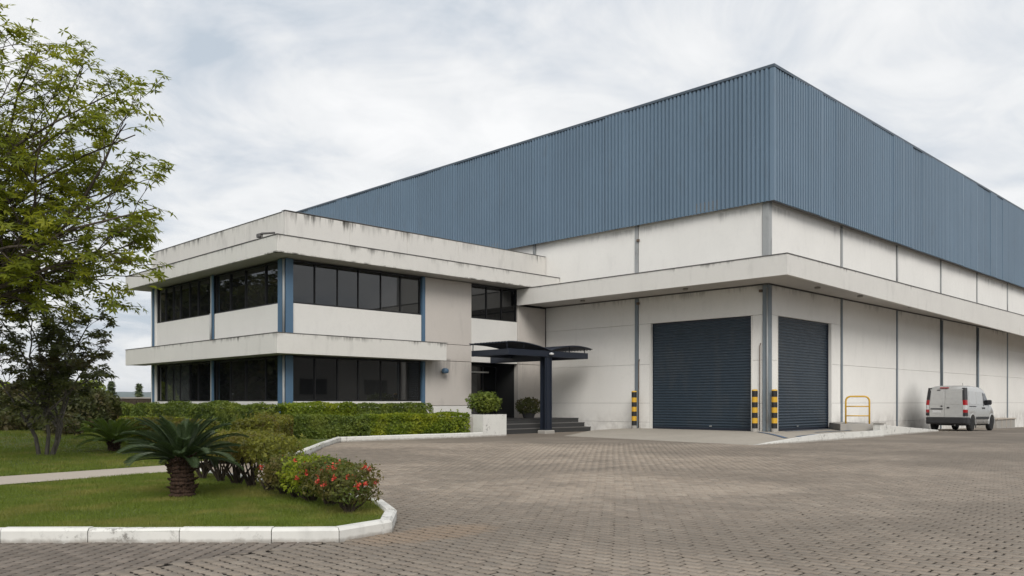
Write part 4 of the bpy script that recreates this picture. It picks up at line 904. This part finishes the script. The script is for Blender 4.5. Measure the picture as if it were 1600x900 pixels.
# clipped hedges by the office
hy = 24.35
hedge('clipped_hedge', (13.15, 24.2), (13.15, 40.5), .95, P, 1.17, M['hedged'], 'tall dark clipped hedge along the left side of the office', .065, 430, .20, 3)
hedge('clipped_hedge', (13.7, hy), (16.3, hy), .9, P, 1.22, M['hedge'], 'bright yellow green clipped hedge under the office corner column', .06, 480, .13, 5)
hedge('clipped_hedge', (16.3, hy), (onY(664, hy), hy), .9, P, 1.20, M['hedged'], 'grey green hedge under the ground floor ribbon window', .06, 480, .09, 8)
hedge('clipped_hedge', (15.9, 23.0), (20.3, 23.0), .95, P, .86, M['hedge'], 'low bright green hedge beside the white planter box', .06, 520, .08, 9, sprigs=4)
hedge('clipped_hedge', (13.4, 23.0), (15.9, 23.0), .95, P, .84, M['hedged'], 'low deep green hedge at the bend of the garden kerb', .06, 520, .10, 10)
hedge('clipped_hedge', (11.5, 25.5), (11.5, 36), .8, P, .72, M['hedge'], 'low bright hedge in front of the tall dark hedge', .06, 420, .08, 12)
hedge('clipped_hedge', (9.0, 17.3), (12.6, 22.6), .9, P, .84, M['hedgey'], 'brownish yellow hedge above the curved garden kerb', .06, 560, .10, 13, sprigs=5)
hedge('clipped_hedge', (8.0, 17.6), (8.4, 22.6), .8, P, .86, M['hedgey'], 'olive hedge behind the shrub row across the path', .06, 480, .10, 15)

def grow_stems(m_, base, targets, r0, rt=.006, n=5, wob=.05):
    for t in targets:
        b_ = Vector(base)+Vector((random.uniform(-r0, r0), random.uniform(-r0, r0), 0)); t = Vector(t); md = b_.lerp(t, .5)+Vector((random.gauss(0, wob), random.gauss(0, wob), -.1*(t-b_).length*.3))
        m_.tube([b_, b_.lerp(md, .5)+Vector((0,0,.02)), md, t], [r0*.55, r0*.42, r0*.3, rt], n, cap=False)
def shrub(x, y, z0, rx, ry, zb, zt, mat, label, nleaf, size, cat='shrub', group=None, flowers=0, stems=9, seed=1, name='garden_shrub', boxy=.6, ang=0, stem_r=.03, upright=.35, loose=.16):
    r = thing(name, (x, y, z0), label, cat, group); rr = np.random.default_rng(seed); n = nleaf
    Q = rr.normal(size=(n,3)); Q /= np.linalg.norm(Q, axis=1, keepdims=True); mx = np.abs(Q).max(1, keepdims=True); Q = Q*(1-boxy)+Q/mx*boxy
    rad = 1-rr.exponential(.16, n).clip(0, .85); Q *= rad[:,None]; ca, sa = math.cos(ang), math.sin(ang)
    lx, ly = Q[:,0]*rx, Q[:,1]*ry; Pt = np.stack([x+lx*ca-ly*sa, y+lx*sa+ly*ca, (zb+zt)/2+Q[:,2]*(zt-zb)/2], 1)
    lm = vnoise(Pt, 6/max(rx,.3)*.5, seed)*.16; cen = np.array([x, y, (zb+zt)/2]); Pt = cen+(Pt-cen)*(1+lm*loose/.16)[:,None]+rr.normal(0, loose*.15, (n,3))
    keep = vnoise(Pt, 9/max(rx,.3)*.35, seed+3) > -.55; Pt = Pt[keep]; n = len(Pt)
    Nn = (Pt-cen)/np.array([rx, ry, (zt-zb)/2])*.5+rr.normal(size=(n,3))*.7+np.array([0,0,upright]); s_ = rr.uniform(.7, 1.3, n)*size
    V, F = leaf_quads(Pt, Nn, s_*1.6, s_*.75); leaves_obj('foliage', V, F, mat, r)
    if stems:
        m_ = MB(); grow_stems(m_, (x, y, z0-.03), [(x+random.uniform(-1,1)*rx*.8, y+random.uniform(-1,1)*ry*.8, random.uniform(zb+.1*(zt-zb), zt-.15*(zt-zb))) for _ in range(stems)], stem_r, wob=rx*.08)
        m_.build('stems', M['stemdark'], r)
    for q in range(flowers):
        a_ = rr.uniform(0, 6.28); e_ = rr.uniform(-.5, 1.0); el = math.asin(max(-.9, min(.9, e_*.9)))
        c0 = Vector((x+rx*1.02*math.cos(a_)*math.cos(el)*1.1, y+ry*1.02*math.sin(a_)*math.cos(el)*1.1, (zb+zt)/2+(zt-zb)/2*math.sin(el)*1.08))
        k = 16; Pf = np.array(c0)[None]+rr.normal(0, .014, (k,3)); V, F = leaf_quads(Pf, rr.normal(size=(k,3))+np.array([0,0,.8]), .028, .022); leaves_obj('flower_head', V, F, M['flower'], r)
    return r
# the row of shrubs along the lawn kerb, from the path to the kerb tip
row = [(322,748),(350,752),(375,757),(398,761),(426,766),(450,772),(467,778),(494,785),(521,790),(552,800)]
lab = ['leafy shrub with bare stems nearest the cycad, first of the row', 'yellow topped shrub with bare forked stems, second from the cycad end of the row', 'yellow topped shrub with bare stems, third from the cycad end of the row', 'widest yellow green shrub in the row, fourth from the cycad end',
       'brown tinted shrub with slim bare stems, fifth from the cycad end of the row', 'small dark shrub where the red flowers begin, fifth from the kerb tip end', 'flowering shrub with few red heads, fourth from the kerb tip end of the row', 'bright green flowering shrub, third from the kerb tip end of the row', 'red flowering shrub just behind the one at the kerb tip', 'dense red flowering shrub at the kerb tip end of the row']
for i, (px, py) in enumerate(row):
    x, y = G(px, py, P)
    x -= .05
    if i < 5: shrub(x, y, P, .38, .36, .50, (.80,.81,.83,.83,.80)[i], M['hedgey'] if i else M['hedged'], lab[i], 1900, .036, group='row of shrubs along the lawn kerb', stems=16, seed=20+i, boxy=.8, stem_r=.035, name='kerb_shrub')
    else: shrub(x, y, P, (.26,.27,.28,.28,.28)[i-5], (.29,.29,.29,.30,.30)[i-5], .24, (.56,.60,.62,.60,.60)[i-5], M['ixora'] if i != 7 else M['hedge'], lab[i], 2000, .030, group='row of shrubs along the lawn kerb', flowers=(6,9,8,16,20)[i-5], stems=14, seed=20+i, boxy=.75, stem_r=.028, name='kerb_shrub')
# planter shrub and potted shrub at the door
pcx_, pcy_ = 21.2, 22.75
shrub(pcx_, pcy_, .72, .60, .60, .90, 1.60, M['hedged'], 'rounded leafy shrub growing in the white planter box', 1500, .085, name='planter_shrub', seed=41, stems=9, boxy=.0, upright=.9, loose=.3)
qx = onY(826, 25.0); pt_ = thing('plant_pot', (qx, 25.0, .55), 'low dark plant pot behind the canopy post', 'pot')
MB().lathe([(.22,0),(.30,.22),(.31,.25),(.27,.25),(.25,.2)], (qx, 25.0, .551), 18).build('pot_body', M['step'], pt_)
shrub(qx, 25.0, .78, .55, .5, .72, 1.42, M['leafdark'], 'dark bushy shrub in the pot beside the entrance', 1500, .07, name='potted_shrub', seed=42, boxy=.3)

# cycads
def frond_mesh(L_, droop, mat, seed, wid=.135):
    rr = random.Random(seed); V = []; F = []; n = 14; pts = []
    p = Vector((0,0,0)); ang = 0.0
    for i in range(n+1):
        pts.append(p.copy()); p = p+Vector((math.cos(ang), 0, math.sin(ang)))*L_/n; ang -= droop/n*(1.6*i/n+.2)
    def quad(a, b_, c, d): k = len(V); V.extend([tuple(a), tuple(b_), tuple(c), tuple(d)]); F.append((k, k+1, k+2, k+3))
    for i in range(n):
        w_ = .009*(1-i/n)+.003; quad(pts[i]+Vector((0,-w_,0)), pts[i+1]+Vector((0,-w_*.9,0)), pts[i+1]+Vector((0,w_*.9,0)), pts[i]+Vector((0,w_,0)))
        t = (pts[i+1]-pts[i]).normalized(); up = Vector((-t.z, 0, t.x))
        quad(pts[i]-up*w_, pts[i+1]-up*w_, pts[i+1]+up*w_*.5, pts[i]+up*w_*.5)
    m_ = 42
    for j in range(m_):
        u = .10+.89*j/m_; k = min(n-1, int(u*n)); b0 = pts[k].lerp(pts[k+1], u*n-k); t = (pts[k+1]-pts[k]).normalized(); up = Vector((-t.z, 0, t.x))
        ll = wid*min(1, (u-.02)*3.2)*(1 if u < .75 else 1-(u-.75)*2.2)*rr.uniform(.92, 1.08); hwid = L_/m_*.42
        for s_ in (-1, 1):
            d = (Vector((0,s_,0))*.80+t*.55+up*.36).normalized(); tip = b0+d*ll-up*ll*.10
            md = b0+d*ll*.5+up*ll*.03; quad(b0-t*hwid*.7, b0+t*hwid*.7, md+t*hwid, tip); quad(b0-t*hwid*.7, tip, md-t*hwid*.9+up*.002, md-t*hwid*.9)
    me = bpy.data.meshes.new('frond'); me.from_pydata(V, [], F); me.materials.append(mat); return me
def cycad(x, y, z0, th, tr, L_, nf, mat, label, seed, wid=.135):
    r = thing('cycad', (x, y, z0), label, 'cycad', 'cycads on the lawns'); rr = random.Random(seed)
    m_ = MB(); rows = 11; k = 14
    prof = []
    for i in range(rows*2+1): t = i/(rows*2); prof.append((tr*(1.08-.18*t if t < .6 else .92+.38*(t-.6))*(1.0+(.07 if i % 2 else -.05)), th*t-.04))
    vs = []; nn = 18
    for i, (q, h) in enumerate(prof):
        for j in range(nn): a_ = 2*math.pi*j/nn; q2 = q*(1+rr.uniform(-.05, .06)); vs.append((x+q2*math.cos(a_), y+q2*math.sin(a_), z0+h+rr.uniform(-.008,.008)))
    fs = [(i*nn+j, i*nn+(j+1)%nn, (i+1)*nn+(j+1)%nn, (i+1)*nn+j) for i in range(len(prof)-1) for j in range(nn)]+[tuple((len(prof)-1)*nn+j for j in range(nn))]
    m_.add(vs, fs)
    for j in range(110):       # old leaf bases
        a_ = rr.uniform(0, 6.28); h = z0+rr.uniform(.1 if j < 40 else th*.62, th*1.02); q = tr*1.0; c0 = Vector((x+q*math.cos(a_), y+q*math.sin(a_), h)); o_ = Vector((math.cos(a_), math.sin(a_), rr.uniform(.1,.9))).normalized()
        m_.tube([c0, c0+o_*rr.uniform(.025,.07)], [.022, .008], 4, smooth=False)
    m_.build('trunk', M['cyctrunk'], r)
    ms = [frond_mesh(L_*s_, dr_, mat, seed+i, wid) for i, (s_, dr_) in enumerate(((1,1.0),(.95,.75),(1.05,1.2),(.85,.6)))]
    for i in range(nf):
        t = i/nf; o = bpy.data.objects.new('frond', ms[i % 4]); C.objects.link(o); o.parent = r
        el = math.radians(84-77*t**.85+rr.uniform(-5, 5)); az = i*2.39996+rr.uniform(-.12, .12)
        o.rotation_euler = Matrix.Rotation(az, 4, 'Z').to_euler(); o.rotation_mode = 'QUATERNION'
        o.rotation_quaternion = (Matrix.Rotation(az, 3, 'Z')@Matrix.Rotation(-el, 3, 'Y')@Matrix.Rotation(rr.uniform(-.3,.3), 3, 'X')).to_quaternion(); s_ = (.72+.28*min(1, t*2.5))*rr.uniform(.93, 1.05); o.scale = (s_,)*3
        o.location = (math.cos(az)*tr*.45, math.sin(az)*tr*.45, th-.02-.05*t)
    return r
M['cyctrunk'] = bark('cycad_trunk_bark', (.022,.013,.009), (.085,.052,.036), 16)
cx_, cy_ = G(285, 777, P); cycad(cx_, cy_, P, .52, .135, .74, 54, M['frond'], 'large cycad with thick dark trunk on the near lawn', 5, .11)
cx_, cy_ = G(178, 705, P); cycad(cx_, cy_, hgar(cx_, cy_), .28, .13, .82, 40, M['frond2'], 'smaller bright cycad on the far lawn beyond the path', 9, .13)

# trees
def tree_skel(base, trunk_h, limbs, r0, seed, levels=(7, 6), spread=1.0, env=None, lean=(0,0), split=None):
    """limbs: list of end points. returns tubes and twig ends"""
    rr = random.Random(seed); m_ = MB(); ends = []
    top = Vector(base)+Vector((lean[0], lean[1], trunk_h))
    if trunk_h > .3: m_.tube([Vector(base)-Vector((0,0,.1)), Vector(base).lerp(top, .5)+Vector((.05,0,0)), top], [r0*1.15, r0*.9, r0*.8], 9, cap=False)
    for tgt in limbs:
        tgt = Vector(tgt); st_ = Vector(base).lerp(top, rr.uniform(.75, 1)) if trunk_h > .3 else Vector(base)+Vector((rr.uniform(-.1,.1), rr.uniform(-.1,.1), -.05))
        L_ = (tgt-st_).length; n = 7; pts = []; pr_ = []
        side = Vector((rr.gauss(0,1), rr.gauss(0,1), rr.gauss(0,.3)))*L_*.07
        for i in range(n+1):
            t = i/n; p = st_.lerp(tgt, t)+side*math.sin(t*math.pi)+Vector((0,0,L_*.10*math.sin(t*math.pi*.8)))+Vector((rr.gauss(0,.02), rr.gauss(0,.02), rr.gauss(0,.02)))*L_*.4
            pts.append(p); pr_.append(r0*.52*(1-t)**1.1*min(1, L_/4)**.5+.010)
        m_.tube(pts, pr_, 7, cap=False)
        for j in range(levels[0]):
            t = .22+.76*(j+rr.random()*.6)/levels[0]; k = min(n-1, int(t*n)); p0 = pts[k].lerp(pts[k+1], t*n-k); tdir = (pts[k+1]-pts[k]).normalized()
            d = (tdir*.75+Vector((rr.gauss(0,1), rr.gauss(0,1), rr.gauss(.1,.4))).normalized()*.9*spread).normalized(); l2 = L_*(.20+.26*(1-t))*rr.uniform(.8, 1.25)
            q = [p0]
            for i in range(1, 5): q.append(p0+d*l2*i/4+Vector((rr.gauss(0,.03), rr.gauss(0,.03), rr.gauss(0,.025)))*l2+Vector((0,0,-.05*l2*(i/4)**2)))
            rb = max(.008, pr_[k]*.5); m_.tube(q, [rb, rb*.8, rb*.6, rb*.45, .005], 5, cap=False)
            for s_ in range(levels[1]):
                t2 = .25+.75*(s_+rr.random()*.5)/levels[1]; kk = min(3, int(t2*4)); p1 = q[kk].lerp(q[kk+1], min(1, t2*4-kk))
                d2 = (d*.8+Vector((rr.gauss(0,1), rr.gauss(0,1), rr.gauss(.15,.35))).normalized()*.9).normalized(); l3 = l2*rr.uniform(.25, .5)*(1.15-t2*.5)
                e_ = p1+d2*l3; m_.tube([p1, p1.lerp(e_, .5)+Vector((0,0,.02*l3)), e_], [.007, .005, .003], 3, cap=False); ends.append((p1.lerp(e_, .55), d2)); ends.append((e_, d2))
            ends.append((q[-1], d))
        ends.append((tgt, (pts[-1]-pts[-2]).normalized()))
    return m_, ends
def whorls(ends, k, ln, wd, droop, rr, extra=1, jitter=.10):
    P_, N_, U_ = [], [], []
    for p, d in ends:
        for e in range(extra):
            c = np.array(p)+rr.normal(0, jitter, 3)*(1 if e else .2); ax = np.array(d)*.5+np.array([0,0,.8])+rr.normal(0,.25,3); ax /= np.linalg.norm(ax)
            t = np.cross(ax, rr.normal(size=3)); t /= np.linalg.norm(t); b0 = np.cross(ax, t); m = k+int(rr.integers(-1, 2))
            for j in range(m):
                a_ = 2*math.pi*j/m+rr.uniform(-.2,.2); u = t*math.cos(a_)+b0*math.sin(a_); u = u-np.array([0,0,droop*rr.uniform(.6,1.3)])+ax*.1; u /= np.linalg.norm(u)
                nn = ax+rr.normal(0,.25,3); P_.append(c+u*ln*.55); N_.append(nn); U_.append(u)
    P_, N_, U_ = map(np.array, (P_, N_, U_)); n = len(P_); s_ = rr.uniform(.75, 1.2, n)
    return leaf_quads(P_, N_, s_*ln, s_*wd, U_)
# big feathery tree whose crown enters from the left
def big_tree():
    rr = np.random.default_rng(11); bx, by = W(-150, 15.0)
    r = thing('feathery_tree', (bx, by, 0), 'tall feathery green tree reaching in from the left edge', 'tree'); limbs = []
    D0 = 15.0
    tg = [(55,105,14.5),(130,135,15.5),(5,80,15),(165,175,14.6),(190,215,15.4),(215,243,14.4),(150,260,16),(205,300,15.2),(238,352,14.6),(215,405,15.4),(165,455,14.6),(120,400,13.6),(95,330,16.4),(60,250,13.4),(30,170,16.2),(-25,90,15.5),(-90,40,15),(-60,140,13.2),(40,440,16),(100,470,15.2),(-30,320,13.4),(-230,80,15.6),(-330,130,14.6),(-400,260,15.5),(-360,380,14.4),(-200,420,13.2),(-250,200,17.2),(-100,300,17.6),(-300,300,16.8),(205,425,14.2),(110,215,14.2),(70,390,14.6),(20,380,15.6),(110,290,15)]
    for px, py, d in tg: x, y = W(px, d); limbs.append((x, y, CH+(628-py)*d/FPX))
    m_, ends = tree_skel((bx, by, 0), 2.6, limbs, .105, 4, (9, 5), .85)
    m_.build('trunk', M['bark'], r)
    # keep the crown's outline to that of the tree in the photograph
    V1_, F1_ = whorls(ends, 7, .150, .046, .40, rr, 1, .075); V, F = whorls([e_ for e_ in ends if rr.random() < .42], 6, .14, .046, .4, rr, 2, .1); F = np.concatenate([F, F1_+len(V)]); V = np.concatenate([V, V1_])
    leaves_obj('crown', V, F, M['leaftree'], r); return r
big_tree()
def small_tree():
    rr = np.random.default_rng(12); bx, by = G(72, 714, P); bz = hgar(bx, by)
    r = thing('multi_stem_tree', (bx, by, bz), 'dark multi stemmed small tree with bronze leaves on the far lawn', 'tree'); D0 = depth(bx, by); limbs = []
    for px, py, dd_ in ((70,478,0),(110,500,.4),(140,520,-.3),(158,548,.3),(30,470,.5),(-10,500,-.4),(-40,540,.3),(100,560,-.6),(50,520,-.7),(10,560,.6),(130,575,.2),(-60,590,.1),(85,600,.5),(20,610,-.5),(150,600,-.5)):
        x, y = W(px, D0+dd_*2.0); limbs.append((x, y, CH+(628-py)*D0/FPX))
    m_ = MB(); ends = []
    for q, (ox, oy, hh) in enumerate(((0,0,.9),(.10,.04,.7),(-.09,.08,.8),(.04,-.09,.6))):
        m2, e2 = tree_skel((bx+ox, by+oy, bz), hh, limbs[q::4], .042, 6+q, (7, 5), .8, lean=(ox*2.4, oy*2.4)); k0 = len(m_.v); m_.v += m2.v; m_.f += [tuple(i+k0 for i in f) for f in m2.f]; m_.sm += m2.sm; ends += e2
    m_.build('trunk', M['barkg'], r)
    V, F = whorls(ends+[e_ for e_ in ends if rr.random() < .35], 6, .125, .055, .25, rr, 1, .09); leaves_obj('crown', V, F, M['leafdark'], r)
small_tree()
def blob_bush(px, d, top_py, rpx, mat, label, n=2600, size=.10, group=None, name='background_shrub', zb=.0, seed=1, boxy=.25, cat='shrub'):
    x, y = W(px, d); zt = CH+(628-top_py)*d/FPX; rr = rpx*d/FPX
    return shrub(x, y, 0.1, rr, rr*.8, zb, zt, mat, label, n, size, cat, group, stems=8, seed=seed, name=name, boxy=boxy, stem_r=.06)
bb = [(-45,26,596,62,'leafdark','dark bush at the left edge of the picture'),(20,27,600,60,'leafbush','brownish bush behind the multi stemmed tree'),(72,27,610,54,'leafdark','dark bush right behind the forked stems'),(118,27.5,602,50,'leafbush','rusty tinted bush left of the boundary wall'),(150,30,612,36,'leafdark','low dark bush at the end of the tall clipped hedge'),(95,24.5,645,36,'leafbush','low brown bush on the far lawn slope'),(0,24,640,60,'leafdark','low shadowy bush at the left edge')]
for i, (px, d, tp, rp, mt, lb) in enumerate(bb): blob_bush(px, d, tp, rp, M[mt], lb, 3600, .10, 'bushes at the back of the garden', seed=60+i)
for i, (px, d, tp, rp, lb) in enumerate(((60,42,593,46,'lime green bush top seen behind the multi stemmed tree'),(128,44,594,40,'lime green bush just left of the pale far tree'),(-20,42,592,50,'lime green bush behind the dark bushes at the left edge'))): blob_bush(px, d, tp, rp, M['lime'], lb, 3600, .13, 'lime green bushes beyond the garden', seed=70+i)
x, y = G(98, 694, P); shrub(x, y, P, .42, .4, P, .78, M['leafbush'], 'small rounded shrub beside the multi stemmed tree', 1500, .07, seed=80, stems=5); x, y = G(118, 690, P); shrub(x, y, P, .4, .36, P, .62, M['hedged'], 'small green shrub to the right of its brownish neighbour', 1200, .07, seed=81, stems=5)
def conifer(px, d, top_py, wpx, label, seed):
    x, y = W(px, d); zt = CH+(628-top_py)*d/FPX; rw_ = wpx*d/FPX; rr = np.random.default_rng(seed); z0 = -3.0
    r = thing('distant_tree', (x, y, z0), label, 'tree', 'pale trees beyond the boundary wall'); m_ = MB().tube([(x,y,z0),(x,y,zt)], [.16,.03], 6); ends = []
    for j in range(46):
        t = j/46; h = z0+(zt-z0)*(.25+.75*t); a_ = j*2.4; l_ = rw_*(1-t*.82)*rr.uniform(.75,1.1); e_ = Vector((x+math.cos(a_)*l_, y+math.sin(a_)*l_, h+l_*.5)); m_.tube([(x,y,h), e_], [.04,.01], 4, cap=False)
        for q in range(9): ends.append((Vector((x,y,h)).lerp(e_, .3+.08*q), Vector((math.cos(a_), math.sin(a_), .5))))
    m_.build('trunk', M['bark'], r); V, F = whorls(ends, 5, .34, .12, .1, rr, 1, .15); leaves_obj('crown', V, F, M['pale'], r)
conifer(174, 85, 597, 15, 'broad pale tree standing behind the boundary wall', 1); conifer(217, 88, 600, 11, 'slim pointed pale tree nearest the office corner', 2)
# trees left of the picture and across the yard that only the dark windows reflect
for i, (x, y, h, lb) in enumerate(((-1.5, 40, 9, 'tall tree left of the office garden'), (3, 52, 10, 'tall tree behind the garden left of the office'), (-8, 48, 8, 'tall tree far left of the office garden'))):
    r = thing('garden_tree', (x, y, 0), lb, 'tree', 'tall trees left of the office'); rr = np.random.default_rng(90+i); limbs = [(x+math.cos(a_)*2.6*(1-.3*(q%3)), y+math.sin(a_)*2.6*(1-.3*(q%3)), h*(.55+.15*(q%4))) for q, a_ in enumerate(np.linspace(0, 6.0, 13))]
    m_, ends = tree_skel((x, y, 0), h*.3, limbs, .22, 30+i, (5, 4)); m_.build('trunk', M['bark'], r); V, F = whorls(ends, 6, .45, .2, .2, rr, 2, .3); leaves_obj('crown', V, F, M['leafdark'], r)
op = thing('opposite_building', (50, -22, 0), 'plain grey industrial building across the yard', 'building')
MB().box(24, 110, -34, -22, -1, 8.5).build('wall', M['greycon'], op)
for i in range(9): MB().box(32+i*6.3, 35+i*6.3, -21.99, -21.9, 2.0, 3.6).build('window', M['frame'], op)
MB().box(23.5, 110.5, -34.5, -21.5, 8.51, 8.9).build('roof', M['flash'], op)

for i, (x, y, h, lb) in enumerate(((2, 48, 9, 'large dense shrub nearest the garden lawn'), (-1, 52, 10, 'large dense shrub beside the lawn thicket'), (6.5, 56, 10, 'large dense shrub in the middle of the thicket'), (3, 61, 9.5, 'large dense shrub at the back of the thicket'), (9.5, 62, 10.5, 'tallest dense shrub at the office end of the thicket'), (-3.5, 43, 8.5, 'large dense shrub at the far left of the thicket'))):
    shrub(x, y, 0, 4.2, 3.4, .1, h, M['leafdark'], lb+' left of the office', 4200, .5, 'shrub', 'thicket of large shrubs left of the office garden', stems=5, seed=120+i, name='thicket_shrub', boxy=.3, stem_r=.1)
# hills on the horizon
def hill(name, a0, a1, dist, h, seed):
    rr = random.Random(seed); n = 40; prof = []
    for i in range(n+1):
        t = i/n; px = a0+(a1-a0)*t; e_ = smooth(0, .03, t)*smooth(1, .985, t); prof.append((px, h*e_*(1+.04*math.sin(t*17+seed))))
    vs = []
    for j, (dd_, k) in enumerate(((dist-500,0),(dist-200,.55),(dist,1),(dist+600,1.0),(dist+1500,0))):
        for px, hh in prof: x, y = W(px, dd_); vs.append((x, y, -5+hh*k))
    k = n+1; fs = [(j*k+i, j*k+i+1, (j+1)*k+i+1, (j+1)*k+i) for j in range(4) for i in range(n)]; MB().add(vs, fs, True).build(name, M['hill'], kind='structure')
hill('hill', -1500, 210, 5000, 82, 1); hill('hill', 150, 900, 5600, 74, 2); hill('hill', 900, 3000, 6000, 60, 3)

# grass
def grass(name, poly, hf, dmin, dmax, n, hgt, wd, seed):
    rr = np.random.default_rng(seed); p = np.array(poly); pts = []
    tot = 0; out = []
    while tot < n:
        dd_ = 1/np.sqrt(rr.uniform(1/dmax**2, 1/dmin**2, n)) if False else rr.uniform(dmin**.5, dmax**.5, n)**2
        px = rr.uniform(-60, 900, n); l_ = (px-800)/FPX*dd_; x = dd_*FW[0]+l_*RT[0]; y = dd_*FW[1]+l_*RT[1]; m = inpoly(poly, x, y); out.append(np.stack([x[m], y[m], dd_[m]], 1)); tot += m.sum()
    A = np.concatenate(out)[:n]; x, y = A[:,0], A[:,1]; z = np.array([hf(a_, b0) for a_, b0 in zip(x, y)]); a_ = rr.uniform(0, 6.28, n); s_ = np.sqrt(A[:,2]/dmin)
    pn = (np.sin(x*1.7+y*.6)+np.sin(y*2.3-x*.8)+np.sin(x*4.1+y*3.3)*.6)/2.6
    h = hgt*rr.uniform(.5, 1.3, n)*(1+.3*pn); w_ = wd*s_*rr.uniform(.8, 1.3, n); ln = rr.normal(0, .45, (n,2))*h[:,None]
    b1 = np.stack([x-np.cos(a_)*w_, y-np.sin(a_)*w_, z-.004], 1); b2 = np.stack([x+np.cos(a_)*w_, y+np.sin(a_)*w_, z-.004], 1); t = np.stack([x+ln[:,0], y+ln[:,1], z+h], 1)
    V = np.stack([b1, b2, t], 1).reshape(-1,3); me = np_mesh(name, V, tris=np.arange(3*n).reshape(n,3)); me.materials.append(M['grass']); o = bpy.data.objects.new(name, me); C.objects.link(o); tag(o, 'short mown grass blades growing on the lawn', 'grass', kind='stuff')
def shrinkp(poly, k): c = Vector((sum(p[0] for p in poly)/len(poly), sum(p[1] for p in poly)/len(poly))); return [tuple(c+(Vector(p)-c)*k) for p in poly]
grass('grass', shrinkp(island, .965), hisl, 7.2, 17, 150000, .034, .0028, 1); grass('grass', [(p[0], p[1]) for p in far_garden[1:8]]+[(13.5,22.2),(12.5,40),(-10,40)], hgar, 12, 38, 110000, .05, .006, 2)
